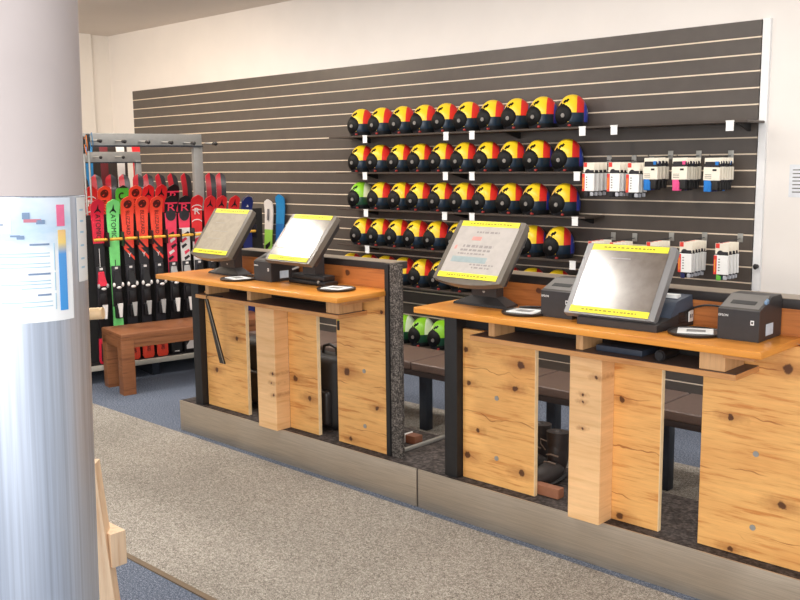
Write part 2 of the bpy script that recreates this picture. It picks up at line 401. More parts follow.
# ------------------------------------------------------------------ the two counters
PY = 3.255          # front face of the pine panels
DZ = 1.03           # desk top
def counter(label, x_post, pan, box, x_end, desk, shelf, spacers, riser, ledge, endboard, bolts):
    L = ((x_post + x_end) / 2, 3.27, .19)
    c = empty('rental_counter', L, label, 'counter')
    sh3 = lambda ks: [(kx - L[0], kz - L[2], kr * .78) for kx, kz, kr in ks if x_post < kx < x_end]
    M_pine = pine('pine_panel', (236, 180, 108), (160, 92, 42), (206, 134, 68), sh3(KN))
    M_box = pine('pale_pine', (234, 190, 138), (200, 140, 86), (222, 172, 116), sh3(KB), 0.8, boards=False)
    M_riser = pine('riser_pine', (190, 116, 58), (110, 60, 28), (162, 92, 44), sh3(KR), 1.0, 0.45)
    b = MB(); b.box(x_post, x_post + .075, 3.215, 3.30, .19, DZ - .03, .003); b.build('black_post', M_blkm, c)
    for i, (a, e) in enumerate(pan):
        top = DZ - .027 if i == 2 else .896
        b = MB(); b.box(a, e, PY, PY + .024, .19, top, .0015, 1); p = b.build('pine_panel', M_pine, c)
        b = MB(); b.box(e - .0002, e + .003, PY + .001, PY + .022, .19, min(top, .89)); b.build('edge_band', plain('edge_band_pale', (236, 206, 160), .5), p)
        for (bx, bz) in bolts:
            if a < bx < e:
                b = MB(); b.cyl((bx, PY - .003, bz), (bx, PY + .002, bz), .011, .011, 14); b.build('steel_plug', M_alu, p)
    b = MB(); b.box(box[0], box[1], 3.155, PY - .001, .1895, .8955, .002, 1); b.build('pine_box', M_box, c)
    b = MB(); b.box(shelf[0], shelf[1], 3.055, PY - .001, .896, .917, .0015, 1); sh_ = b.build('lower_shelf', M_shelfw, c)
    b = MB(); b.box(shelf[0] + .001, shelf[1] - .001, 3.057, PY - .002, .917, .918); b.build('laminate_top', plain('shelf_laminate', (92, 80, 76), .5), sh_)
    for i, sx in enumerate(spacers):
        b = MB(); b.box(sx, sx + (.032 if i < 2 else .095), 3.09 if i < 2 else 3.075, 3.235, .918, DZ - .026, .001, 1); b.build('spacer_block', M_spacer, c)
    b = MB(); b.box(desk[0], desk[1], desk[2], PY + .045, DZ - .026, DZ, .005, 3)
    d = b.build('desk_top', M_desk, c)
    b = MB(); b.box(desk[1] - .16, desk[1] - .05, 3.02, PY - .002, DZ - .05, DZ - .028); b.build('cleat', M_shelfw, c)
    b = MB(); b.box(riser[0], riser[1], PY + .046, PY + .066, DZ - .026, 1.126); b.build('back_board', M_riser, c)
    b = MB(); b.box(ledge[0], ledge[1], PY + .04, PY + .16, 1.126, 1.161, .004); b.build('ledge', plain('ledge_black', (40, 34, 32), .4), c)
    b = MB(); b.box(ledge[0], ledge[1], PY + .044, PY + .158, 1.161, 1.1625); b.build('ledge_top', plain('ledge_highlight', (142, 128, 112), .4), c)  # highlight along the black ledge's top, put into a paler colour
    b = MB(); b.box(x_post + .08, x_end - .08, PY + .03, PY + .04, .88, DZ - .027); b.build('hollow_shade_sheet', M_blkm, c)  # shade of the hollow under the desk, put in as a black sheet
    if endboard:
        b = MB(); b.box(endboard[0], endboard[0] + .026, 3.245, 3.28, .19, 1.163, .002); b.build('black_edge', M_blkm, c)
        b = MB(); b.box(endboard[0] + .026, endboard[1], 3.255, 3.275, .19, 1.166, .002); b.build('speckled_board', M_speck, c)
    return c
c1 = counter('left pine counter carrying two touch screens and ending in a speckled board', -4.80, [(-4.72, -4.322), (-3.94, -3.702), (-3.543, -3.178)],
             (-4.097, -3.937), -3.10, (-4.715, -3.172, 2.92), (-4.52, -3.312), (-4.47, -4.08, -3.42), (-4.45, -3.178), (-4.45, -3.178), (-3.178, -3.08),
             [(-3.34, .60), (-3.34, .31)])
c2 = counter('right pine counter nearest the camera, with the widest screen on it', -2.766, [(-2.688, -2.285), (-1.90, -1.69), (-1.522, -.75)],
             (-2.044, -1.896), -.75, (-2.715, -1.185, 2.95), (-2.485, -1.312), (-2.41, -1.975, -1.455), (-2.52, -.75), (-2.52, -.75), None,
             [(-2.49, .60), (-2.49, .32), (-1.31, .59), (-1.31, .31)])

# shoe horn, tag, folder, can ... on the lower shelves
sh = empty('shoe_horn', (-4.41, 3.05, .45), 'long black shoe horn hanging from the left counter shelf by a cord', 'shoe horn')
b = MB()
pts = [(-4.395, 3.04, .90), (-4.428, 3.095, .76), (-4.462, 3.15, .62), (-4.495, 3.205, .485)]
for i in range(3):
    p, q = Vector(pts[i]), Vector(pts[i + 1]); w0, w1 = .013 + .004 * i, .017 + .004 * i
    b.hull8([(q.x - w1, q.y, q.z), (q.x + w1, q.y, q.z), (q.x + w1, q.y + .008, q.z), (q.x - w1, q.y + .008, q.z)], [(p.x - w0, p.y, p.z), (p.x + w0, p.y, p.z), (p.x + w0, p.y + .008, p.z), (p.x - w0, p.y + .008, p.z)])
b.build('blade', M_blk, sh)
b = MB(); b.tube([(-4.384, 3.037, .90), (-4.414, 3.092, .76), (-4.444, 3.147, .62), (-4.474, 3.202, .487)], .0025, 6); b.build('shiny_edge', M_alu, sh)
b = MB(); b.tube([(-4.395, 3.044, .895), (-4.40, 3.045, .912), (-4.39, 3.05, .922), (-4.33, 3.062, .922), (-4.28, 3.072, .9215)], .003, 6); b.build('cord', M_blkm, sh)
tg = empty('hanging_key_tag', (-3.427, 3.16, .80), 'small black key tag with a lime loop hanging at the left counter shelf end', 'key tag')
b = MB(); b.box(-3.434, -3.420, 3.158, 3.166, .815, .865, .003); b.build('tag_body', M_blk, tg)
b = MB(); b.tube([(-3.427, 3.162, .865), (-3.434, 3.158, .882), (-3.427, 3.155, .8955)], .004, 6); b.build('loop', plain('lime_loop', (150, 190, 40), .6), tg)
b = MB(); b.box(-1.90, -1.70, 3.115, 3.235, .9185, .942, .004); o = b.build('folder', plain('slate_folder', (48, 56, 70), .5)); tag(o, 'slate blue folder lying on the shelf under the right counter top', 'folder')
b = MB(); b.cyl((-1.615, 3.09, .9395), (-1.615, 3.2, .9395), .021, .021, 20); b.cyl((-1.615, 3.085, .9395), (-1.615, 3.092, .9395), .016, .019, 20); o = b.build('tape_roll', M_blk); tag(o, 'black roll lying on the right counter shelf beside the slate folder', 'roll')

# ------------------------------------------------------------------ touch screens
def screen_mat(name, c, glow, dirt):
    t = NT(name); v = t.noise(t.coord(), 26, 5); w = t.noise(t.coord((1, 1, 1), (5, 2, 1)), 7, 3)
    col = t.ramp(v, [(.35, tuple(x * (1 - dirt) for x in lin(c))), (.6, lin(c))])
    t.l(col, t.b.inputs['Base Color']); t.l(col, t.b.inputs['Emission Color']); t.b.inputs['Emission Strength'].default_value = glow
    t.l(t.ramp(w, [(.3, (.15,) * 3), (.75, (.21,) * 3)]), t.b.inputs['Roughness']); t.b.inputs['Specular IOR Level'].default_value = .6
    return t.m
def monitor(label, X, yaw, zb, tilt, w, h, mats, scr, chin, content=None, base='foot', by=3.05):
    bez, case = mats
    t = R_(tilt)
    m = empty('touch_screen', (X, by + .11, DZ + .0006), label, 'touch screen', None, R_(yaw))
    T = lambda a, bb, cn: (a, -.11 + bb * math.sin(t) + cn * math.cos(t), zb - DZ + bb * math.cos(t) - cn * math.sin(t))
    bw = .026
    # housing with rounded corners and a chin that sags in the middle
    def outline(e=0.0, ch=chin):
        pts = []; rr = .012
        hw = w / 2 + e
        for (cx, cz, a0) in ((hw - rr, h + e - rr, 0), (-hw + rr, h + e - rr, 90)):
            for k in range(5): pts.append((cx + rr * math.cos(R_(a0 + 22.5 * k)), cz + rr * math.sin(R_(a0 + 22.5 * k))))
        for k in range(13):
            x = -hw + 2 * hw * k / 12
            pts.append((x, -e - ch * (1 - (2 * k / 12 - 1) ** 2)))
        return pts
    b = MB(); ol = outline()
    b.prism(ol, lambda a, bb: T(a, bb, .0), lambda a, bb: T(a, bb, .03)); ho = b.build('bezel', bez, m, True)
    b = MB(); b.prism(outline(-.004), lambda a, bb: T(a, bb, .0295), lambda a, bb: T(a * .93, .02 + bb * .86, .062)); b.build('back_housing', case, m, True)
    sx, s0, s1 = w / 2 - bw, .032, h - .03
    q = [(-sx, s0), (sx, s0), (sx, s1), (-sx, s1)]
    b = MB(); b.prism(q, lambda a, bb: T(a, bb, -.0015), lambda a, bb: T(a, bb, .001)); sc = b.build('screen', scr, m, True, 0)
    # yellow adhesive strips above and below the picture
    for (z0, z1, x0, x1) in ((h - .03, h - .004, -sx + .002, sx - .004), (.008, .034, -sx - .004, sx)):
        b = MB(); b.prism([(x0, z0), (x1, z0), (x1, z1), (x0, z1)], lambda a, bb: T(a, bb, -.003), lambda a, bb: T(a, bb, -.0012)); st = b.build('yellow_strip', M_yel, m, True, 0)
        b = MB(); rnd = random.Random(X * 10 + z0); x = x0 + .05
        while x < x1 - .05:
            l = rnd.uniform(.006, .016)
            b.prism([(x, z0 + .01), (x + l, z0 + .01), (x + l, z1 - .01), (x, z1 - .01)], lambda a, bb: T(a, bb, -.0036), lambda a, bb: T(a, bb, -.0028)); x += l + rnd.uniform(.003, .008)
        b.build('strip_print', M_yeltxt, st, True, 0)
    for (x0, x1, z0, z1, mm, nm) in (content or []):
        b = MB(); X0, X1 = -sx + x0 * 2 * sx, -sx + x1 * 2 * sx; Z0, Z1 = s0 + z0 * (s1 - s0), s0 + z1 * (s1 - s0)
        b.prism([(X0, Z0), (X1, Z0), (X1, Z1), (X0, Z1)], lambda a, bb: T(a, bb, -.0022), lambda a, bb: T(a, bb, -.0014)); b.build(nm, mm, sc, True, 0)
    zt = zb - DZ
    if base == 'foot':
        b = MB(); b.hull8([(-.15, -.02, 0), (.15, -.02, 0), (.13, .092, 0), (-.13, .092, 0)], [(-.146, -.016, .010), (.146, -.016, .010), (.126, .088, .010), (-.126, .088, .010)])
        b.hull8([(-.145, -.015, .010), (.145, -.015, .010), (.125, .087, .010), (-.125, .087, .010)], [(-.07, .015, .04), (.07, .015, .04), (.06, .075, .04), (-.06, .075, .04)]); b.build('foot', case, m, True)
        b = MB(); b.hull8([(-.07, .015, .04), (.07, .015, .04), (.06, .075, .04), (-.06, .075, .04)], [(-.06, .0, zt + .10), (.06, .0, zt + .10), (.06, .075, zt + .10), (-.06, .075, zt + .10)]); b.build('neck', case, m, True)
        b = MB(); b.cyl((.0, .013, .062), (.0, .02, .062), .007, .007, 12); b.build('chrome_knob', M_alu, m, True)
    elif base == 'arm':
        b = MB(); b.box(-.13, .17, .0, .092, 0, .022, .006); b.box(-.12, .15, .012, .09, .02, .05, .008); b.build('foot', M_blk, m, True)
        b = MB(); b.hull8([(-.03, .02, .045), (.07, .02, .045), (.07, .085, .045), (-.03, .085, .045)], [(-.04, .03, zt + .14), (.06, .03, zt + .14), (.06, .088, zt + .14), (-.04, .088, zt + .14)]); b.build('neck', M_case, m, True)
        b = MB(); b.cyl((-.085, -.006, .072), (-.06, .02, .085), .006, .006, 10); b.build('chrome_knob', M_alu, m, True)
        b = MB(); b.cyl((.12, -.004, .02), (.12, .001, .02), .008, .008, 10); b.build('chrome_button', M_alu, m, True)
    else:
        b = MB(); b.hull8([(-.125, -.118, 0), (.205, -.118, 0), (.235, .125, 0), (-.125, .125, 0)], [(-.125, -.118, .026), (.205, -.118, .026), (.235, .125, .07), (-.125, .125, .07)])
        b.build('till_base', M_case, m, True)
        b = MB(); b.hull8([(-.12, -.03, .04), (.213, -.03, .04), (.233, .124, .068), (-.12, .124, .068)], [(-.115, .03, .098), (.212, .03, .098), (.228, .124, .115), (-.115, .124, .115)]); b.build('till_housing', M_caseb, m, True)
        b = MB()
        for k in range(4): b.hull8([(.2230, .02, .016 + .012 * k), (.2245, .02, .016 + .012 * k), (.2300, .075, .016 + .012 * k), (.2285, .075, .016 + .012 * k)], [(.2230, .02, .021 + .012 * k), (.2245, .02, .021 + .012 * k), (.2300, .075, .021 + .012 * k), (.2285, .075, .021 + .012 * k)])
        b.build('vent_slots', M_blk, m, True)
        b = MB(); b.box(.2330, .2362, .085, .121, .016, .058); lb = b.build('white_label', M_white, m, True)
        b = MB(); b.box(.236, .2368, .092, .099, .03, .044); b.box(.236, .2368, .106, .113, .03, .044); b.build('label_mark', M_blk, lb, True)
        b = MB(); b.hull8([(-.10, .025, .075), (.12, .025, .075), (.12, .09, .075), (-.10, .09, .075)], [(-.08, .02, zt + .13), (.10, .02, zt + .13), (.10, .085, zt + .13), (-.08, .085, zt + .13)]); b.build('neck', M_case, m, True)
        b = MB(); b.box(.12, .20, .055, .088, .105, .118); b.build('till_slips', M_white, m, True)
    return m
M_tx = plain('screen_text', (142, 134, 130), .4, emit=.2); M_txr = plain('screen_red', (196, 138, 128), .4, emit=.25); M_btn = plain('screen_button', (142, 154, 154), .4, emit=.25); M_btp = plain('screen_pale', (156, 146, 130), .4, emit=.2)
sA = screen_mat('screen_beige', (172, 160, 142), .24, .12)
sB = screen_mat('screen_pale_glass', (138, 128, 114), .10, .2)
sC = screen_mat('screen_form', (180, 172, 165), .30, .08)
sD = screen_mat('screen_dusty', (112, 100, 90), .12, .22)
def mirror_rows(): 
    rows = []
    rnd = random.Random(4)
    for (z, x0, x1, hgt) in [(.86, .33, .72, .035), (.55, .2, .72, .05), (.47, .18, .70, .04), (.40, .16, .62, .03), (.18, .45, .85, .03), (.12, .5, .8, .03)]:
        x = x0
        while x < x1:
            l = rnd.uniform(.02, .07); rows.append((x, min(x + l, x1), z, z + hgt, M_tx, 'text_line')); x += l + rnd.uniform(.012, .03)
    return rows
cC = [(.3, .46, .70, .78, M_txr, 'red_heading'), (.10, .70, .23, .35, M_btn, 'button'), (.06, .10, .5, .58, M_txr, 'red_heading')] + mirror_rows()
cA = [(.2, .5, .72, .74, M_btp, 'text_line'), (.25, .7, .5, .52, M_btp, 'text_line'), (.2, .6, .3, .32, M_btp, 'text_line')]
monitor('leftmost touch screen, plain beige display on a flared foot', -4.364, -1.3, 1.151, 35.9, .370, .309, (M_bezel, M_case), sA, .022, cA)
monitor('glare-lit touch screen beside a receipt printer on the left counter', -3.684, -2.1, 1.156, 40.1, .366, .302, (M_bezel, M_case), sB, .0, [(.1, .5, .2, .22, M_btp, 'text_line'), (.12, .6, .3, .32, M_btp, 'text_line')], 'arm')
monitor('touch screen showing a form, left one on the right counter', -2.502, -1.2, 1.152, 36.9, .375, .302, (M_bezel, M_case), sC, .022, cC)
monitor('large grey touch screen with a deep till base nearest the camera', -1.818, 2.1, 1.068, 35.1, .378, .315, (M_bezelg, M_caseb), sD, .0, [(.3, .55, .86, .875, M_tx, 'text_line'), (.15, .3, .74, .75, M_tx, 'text_line')], 'till')

# ------------------------------------------------------------------ receipt printers
def printer(label, x0, y0, rz=0):
    p = empty('receipt_printer', (x0, y0, DZ + .0006), label, 'receipt printer', 'receipt printers on the counters', R_(rz))
    w, d, h0, h1 = .147, .192, .106, .148
    b = MB(); prof = [(0, 0), (d, 0), (d, h1 - .012), (d - .012, h1), (.105, h1), (0, h0), ]
    b.prism(prof, lambda a, z: (0, a, z), lambda a, z: (w, a, z)); bd = b.build('body', M_case, p, True, 30)
    sl = (h1 - h0) / .105
    S_ = lambda x, a, o: (x, a, h0 + a * sl + o)
    b = MB(); b.hull8([S_(.004, .004, 0), S_(w - .004, .004, 0), S_(w - .004, .1, 0), S_(.004, .1, 0)], [S_(.006, .006, .005), S_(w - .006, .006, .005), S_(w - .006, .098, .005), S_(.006, .098, .005)]); b.build('lid', M_grey, p, True)
    b = MB(); b.hull8([S_(.03, .03, .0045), S_(w - .03, .03, .0045), S_(w - .03, .052, .0045), S_(.03, .052, .0045)], [S_(.03, .03, .0062), S_(w - .03, .03, .0062), S_(w - .03, .052, .0062), S_(.03, .052, .0062)]); b.build('paper_slot', M_blkm, p, True)
    b = MB(); b.box(w - .03, w - .018, -.0016, .001, .058, .074); k = b.build('feed_button', M_whitep, p, True)
    b = MB(); b.box(w - .027, w - .021, -.0022, -.0014, .062, .070); b.build('button_mark', M_blk, k, True)
    b = MB(); b.box(w - .0005, w + .0012, .058, .118, .016, .056); lb = b.build('rating_label', plain('pale_label', (206, 220, 232), .6), p, True)
    b = MB(); b.hull8([(w - .006, .05, h0 + .02), (w + .002, .05, h0 + .018), (w + .002, .072, h0 + .022), (w - .006, .072, h0 + .03)], [(w - .006, .05, h0 + .030), (w + .002, .05, h0 + .028), (w + .002, .072, h0 + .034), (w - .006, .072, h0 + .038)]); b.build('lid_latch', plain('latch_blue', (120, 150, 182), .4), p, True)
    add_text('maker_lettering', text_mesh('EPSON', .0115, lambda a, bb, c: (.02 + a, -.0008 - c, h0 - .022 + bb), .0003), M_whitep, p)
    return p
printer('black receipt printer at the right end of the right counter', -1.403, 3.098)
printer('black receipt printer between the two screens of the left counter', -4.02, 3.098)
printer('black receipt printer half hidden behind the grey till screen', -2.148, 3.098)

# round black coin dishes with a sheet of paper in each
def dish(label, x, y, ang, paper=True):
    d = empty('coin_dish', (x, y, DZ + .0006), label, 'coin dish', 'coin dishes on the counters', R_(ang))
    b = MB(); b.lathe([(.085, 0), (.096, .002), (.098, .010), (.093, .011), (.088, .006), (.0, .006)][:5] + [(.086, .0055)], 40); b.build('rim', M_blk, d, True)
    b = MB(); b.lathe([(.084, .005), (.086, .007)], 40); b.build('tray', M_grey, d, True)
    b = MB(); b.box(-.062, .062, -.05, .05, .0075, .0115, .001, 1); pp = b.build('paper_insert', M_white, d, True)
    b = MB(); b.box(-.03, .035, -.028, .02, .0115, .0122); b.build('printed_patch', plain('patch_grey', (150, 150, 150), .6), pp, True)
    return d
dish('black round coin dish at the right end of the left counter', -3.385, 3.115, 10)
dish('black coin dish in front of the leftmost screen beside the printer', -4.115, 3.06, -12)
dish('black coin dish between the form screen and the grey till', -2.235, 3.11, 8)
dish('black coin dish between the grey till and the end printer', -1.497, 3.125, 25)
# cables on the desks
def cable(label, pts, r=.004):
    b = MB(); 
    P = [Vector(p) for p in pts]; out = []
    for i in range(len(P) - 1):
        p0, p1, p2, p3 = P[max(i - 1, 0)], P[i], P[i + 1], P[min(i + 2, len(P) - 1)]
        for k in range(6):
            s = k / 6; out.append(.5 * ((2 * p1) + (p2 - p0) * s + (2 * p0 - 5 * p1 + 4 * p2 - p3) * s * s + (3 * p1 - p0 - 3 * p2 + p3) * s ** 3))
    out.append(P[-1]); b.tube(out, r, 8)
    tag(b.build('cable', M_blk), label, 'cable')
cable('black cable arching from the grey till to the end printer', [(-1.60, 3.235, 1.05), (-1.585, 3.24, 1.09), (-1.53, 3.245, 1.115), (-1.46, 3.245, 1.118), (-1.42, 3.262, 1.10)])
cable('black cables lying behind the form screen', [(-2.33, 3.2, 1.037), (-2.26, 3.235, 1.04), (-2.18, 3.24, 1.037), (-2.175, 3.25, 1.05), (-2.17, 3.27, 1.08), (-2.165, 3.285, 1.09), (-2.162, 3.29, 1.09)])
cable('black cable beside the leftmost screen foot', [(-4.22, 3.2, 1.036), (-4.15, 3.235, 1.037), (-4.08, 3.24, 1.06), (-4.02, 3.235, 1.09), (-3.99, 3.262, 1.09)])

# ------------------------------------------------------------------ seats behind the counters
st = empty('seat_bench', (-3.0, 4.28, 0), 'long brown padded seat bench on dark legs behind the counters', 'bench')
xs = [-5.4, -4.60, -3.785, -2.97, -2.155, -1.34, -.6]
for a, e in zip(xs, xs[1:]):
    b = MB(); b.box(a + .004, e - .004, 4.08, 4.47, .40, .45, .012, 3); b.build('seat_pad', M_leather, st)
b = MB(); b.box(-5.4, -.6, 4.09, 4.46, .365, .40, .004); b.build('seat_frame', M_leatherd, st)
for x in (-5.3, -4.55, -3.765, -2.82, -2.145, -1.3):
    b = MB(); b.box(x - .03, x + .03, 4.17, 4.23, .005, .366, .004); b.build('leg', M_dkmetal, st)
# things on the platform behind the counters
b = MB(); b.box(-3.165, -3.145, 3.286, 3.67, .19, .207, .004); b.box(-3.165, -3.145, 3.286, 3.306, .19, .235, .003); o = b.build('foot_rail', M_alu); tag(o, 'thin silver rail on the plinth top between the counters', 'rail')
bx = empty('wooden_block', (-3.225, 3.5, .19), 'small brown block with white end beside the silver rail', 'block')
b = MB(); b.box(-3.26, -3.19, 3.47, 3.53, .189, .232, .004); b.build('block', plain('brown_block', (126, 80, 58), .6), bx)
b = MB(); b.box(-3.27, -3.2602, 3.468, 3.532, .189, .236, .003); b.build('white_end', M_whitep, bx)
def boot(label, x, y, rz):
    t = empty('hiking_boot', (x, y, .192), label, 'boot', 'dark boots on the plinth top', R_(rz))
    b = MB()
    b.ell((0, .03, .045), (.05, .13, .05), 20, 12); b.ell((0, -.06, .12), (.048, .06, .11), 20, 12); b.cyl((0, -.055, .14), (0, -.06, .22), .05, .055, 20); b.build('upper', plain('boot_leather', (40, 32, 30), .55, var=.2), t, True, 60)
    b = MB(); b.ell((0, .02, .014), (.054, .145, .016), 24, 8); b.build('sole', M_blkm, t, True, 60)
    b = MB()
    for k in range(4): b.tube([(-.03, .02 - .025 * k, .09 + .028 * k), (0, .035 - .025 * k, .10 + .028 * k), (.03, .02 - .025 * k, .09 + .028 * k)], .004, 6)
    b.tube([(.03, -.03, .17), (.06, .0, .19), (.07, -.02, .16), (.05, -.03, .13)], .003, 6); b.build('laces', plain('lace_grey', (120, 104, 92), .8), t, True)
    return t
boot('dark hiking boot between the panels of the right counter, nearer one', -2.34, 3.475, 186)
boot('dark hiking boot between the panels of the right counter, further one', -2.475, 3.53, 190)
b = MB(); b.box(-2.33, -2.18, 3.29, 3.335, .19, .235, .004); o = b.build('carton', plain('brown_carton', (150, 98, 70), .7)); tag(o, 'small brown carton standing behind the right counter by the boots', 'carton')
bp = empty('backpack', (-3.80, 3.44, .19), 'black backpack standing in the right gap of the left counter', 'backpack')
b = MB(); b.box(-3.97, -3.66, 3.35, 3.53, .19, .60, .06, 4); b.build('bag_body', M_blkm, bp, False, 60)
b = MB(); b.box(-3.93, -3.70, 3.315, 3.37, .22, .42, .025, 3); b.build('front_pocket', M_blk, bp, False, 60)
b = MB(); b.tube([(-3.86, 3.44, .59), (-3.85, 3.44, .64), (-3.80, 3.44, .655), (-3.75, 3.44, .64), (-3.74, 3.44, .59)], .009, 8); b.build('carry_handle', M_blk, bp)
bp2 = copy_tree(bp); bp2.location.x -= .66; bp2.location.y += .06; bp2['label'] = 'black backpack standing in the left gap of the left counter'

# ------------------------------------------------------------------ helmets
def helmet_mat(name, main, stripe, back, low, pale):
    t = NT(name); tc = t.t.nodes.new('ShaderNodeTexCoord'); s = t.n('ShaderNodeSeparateXYZ'); t.l(tc.outputs['Object'], s.inputs[0])
    mp = t.math('ADD', t.math('MULTIPLY', s.outputs[0], .82), t.math('MULTIPLY', s.outputs[1], .57))
    z = s.outputs[2]
    k = t.ramp(t.math('ADD', t.math('MULTIPLY', mp, 2.5), .5), [(0, lin(main)), (.575, lin(stripe)), (.69, lin(back))], True)
    lp = t.math('MULTIPLY', t.math('GREATER_THAN', mp, -.02), t.math('LESS_THAN', z, .082))
    lp = t.math('MULTIPLY', lp, t.math('LESS_THAN', mp, .076))
    k = t.mix(lp, k, lin(low))
    k = t.mix(t.math('LESS_THAN', z, .028), k, lin((26, 28, 32)))
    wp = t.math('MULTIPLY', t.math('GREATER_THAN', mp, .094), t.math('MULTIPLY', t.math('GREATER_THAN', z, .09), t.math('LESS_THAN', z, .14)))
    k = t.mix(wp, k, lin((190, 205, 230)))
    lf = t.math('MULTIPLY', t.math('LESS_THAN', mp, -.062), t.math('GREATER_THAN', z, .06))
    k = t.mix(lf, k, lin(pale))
    t.l(k, t.b.inputs['Base Color']); t.b.inputs['Roughness'].default_value = .3
    return t.m
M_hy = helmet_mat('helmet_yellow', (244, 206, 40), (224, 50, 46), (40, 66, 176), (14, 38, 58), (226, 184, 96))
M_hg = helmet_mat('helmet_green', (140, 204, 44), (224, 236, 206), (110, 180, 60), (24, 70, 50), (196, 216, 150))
M_ear = plain('ear_shell', (9, 8, 8), .55, var=.15)
M_ear.node_tree.nodes['Principled BSDF'].inputs['Specular IOR Level'].default_value = .25
def make_helmet(label, mat, group):
    h = empty('ski_helmet', (0, 0, 0), label, 'helmet', group)
    b = MB(); nu, nv = 40, 18; rings = []
    for j in range(nv):
        ph = -.50 + (PI / 2 + .46) * j / (nv - 1)
        cz = max(math.cos(ph), 0) ** .88
        rings.append([b.bm.verts.new((.1 * cz * math.cos(2 * PI * i / nu), .104 * cz * math.sin(2 * PI * i / nu), .070 + (.130 if ph > 0 else .125) * math.sin(ph))) for i in range(nu)])
    for a, c in zip(rings, rings[1:]):
        for i in range(nu): b.bm.faces.new((a[i], a[(i + 1) % nu], c[(i + 1) % nu], c[i]))
    b.bm.faces.new(rings[0][::-1]); b.bm.faces.new(rings[-1])
    zmin = min(v.co.z for v in b.bm.verts)
    for v in b.bm.verts: v.co.z -= zmin
    b.build('shell', mat, h, True, 70)
    b = MB(); b.ell((-.008, -.071, .069), (.070, .046, .067), 24, 14); ear = b.build('ear_shell', M_ear, h, True, 70)
    b = MB(); b.cyl((.008, -.109, .066), (.012, -.1195, .0665), .0135, .012, 18); b.build('silver_badge', plain('badge_silver', (128, 122, 116), .45, .3), ear, True)
    b = MB()
    for (vx, vz, a) in ((-.022, .128, 10), (.002, .146, 25), (-.004, .124, 10), (.016, .152, 25)):
        cph = math.sqrt(1 - ((vz - .06) / .13) ** 2) ** .88
        vy = -.104 * cph * math.sqrt(max(0, 1 - (vx / (.1 * cph)) ** 2))
        Mx = Matrix.Translation((vx, vy, vz)) @ Matrix.Rotation(R_(a), 4, 'Y') @ Matrix.Rotation(R_(-45), 4, 'X')
        b.box(-.007, .007, -.004, .002, -.012, .012, .001, 1, Mx)
    b.build('vent', M_ear, h, True)
    b = MB(); b.box(.048, .066, -.112, -.098, .002, .014, .003); b.build('red_buckle', plain('buckle_red', (150, 40, 36), .5), h, True)
    return h
rows = [('top', 1.88, [-5.690, -5.448, -5.212, -4.976, -4.753, -4.534, -4.306, -4.087, -3.861, -3.620]),
        ('second', 1.58, [-5.690, -5.472, -5.240, -5.020, -4.789, -4.568, -4.345, -4.123, -3.894, -3.651]),
        ('third', 1.275, [-5.710, -5.470, -5.236, -5.032, -4.799, -4.577, -4.358, -4.135, -3.915, -3.668]),
        ('fourth', .972, [-5.69, -5.483, -5.275, -5.066, -4.850, -4.62, -4.39, -4.16, -3.939, -3.712]),
        ('fifth', .662, [-5.846, -5.638, -5.430, -5.222, -5.014, -4.805, -4.59, -4.37, -4.155, -3.939, -3.720]),
        ('bottom', .18, [-5.230, -5.022, -4.814, -4.606])]
protos = {}
HY = 5.573
for name, z, X in rows:
    for i, x in enumerate(X):
        green = name == 'bottom' or (name == 'third' and i == 0)
        grp = 'green ski helmets' if green else 'yellow and red ski helmets'
        key = 'g' if green else 'y'
        rowname = {'top': 'on the top shelf', 'second': 'on the second shelf down', 'third': 'on the third shelf down', 'fourth': 'on the fourth shelf down', 'fifth': 'on the fifth shelf down', 'bottom': 'on the lowest shelf by the floor'}[name]
        if name == 'third' and i == 0: lab = 'only lime green helmet among the yellow ones, left end of the third shelf'
        elif green: lab = '%s lime green ski helmet from the left %s' % (ORD[i], rowname)
        else: lab = '%s yellow-red ski helmet from the left %s' % (ORD[i], rowname) if name != 'third' else '%s yellow-red ski helmet from the left %s' % (ORD[i - 1], rowname)
        if key not in protos:
            h = make_helmet(lab, M_hg if green else M_hy, grp); protos[key] = h
        else:
            h = copy_tree(protos[key]); h['label'] = lab; h['group'] = grp
        h.location = (x, HY, z + .0012); h.scale = (1.0, 1.165, 1.17); h.rotation_euler = (0, 0, R_(random.uniform(-4, 4)))
    x0, x1 = (-5.98, -2.335) if name == 'top' else ((-6.1, -3.43) if name == 'fifth' else ((-5.9, -3.43) if name != 'bottom' else (-6, -3.4)))
    s = empty('display_shelf', ((x0 + x1) / 2, WY - .02, z - .012), 'dark helmet shelf, %s on the slatted wall' % {'top': 'topmost and longest one', 'second': 'second from top', 'third': 'third from top', 'fourth': 'fourth from top', 'fifth': 'fifth from top', 'bottom': 'lowest one near the floor'}[name], 'shelf', 'helmet shelves')
    b = MB(); b.box(x0, x1, 5.452, WY - .0125, z - .014, z, .002, 1); b.build('board', M_shelf, s)
    for bxx in [x0 + .25, (x0 + x1) / 2, x1 - .09]:
        b = MB(); b.hull8([(bxx - .006, WY - .03, z - .06), (bxx + .006, WY - .03, z - .06), (bxx + .006, WY - .0125, z - .06), (bxx - .006, WY - .0125, z - .06)], [(bxx - .006, 5.50, z - .014), (bxx + .006, 5.50, z - .014), (bxx + .006, WY - .0125, z - .014), (bxx - .006, WY - .0125, z - .014)]); b.build('bracket', M_blkm, s)
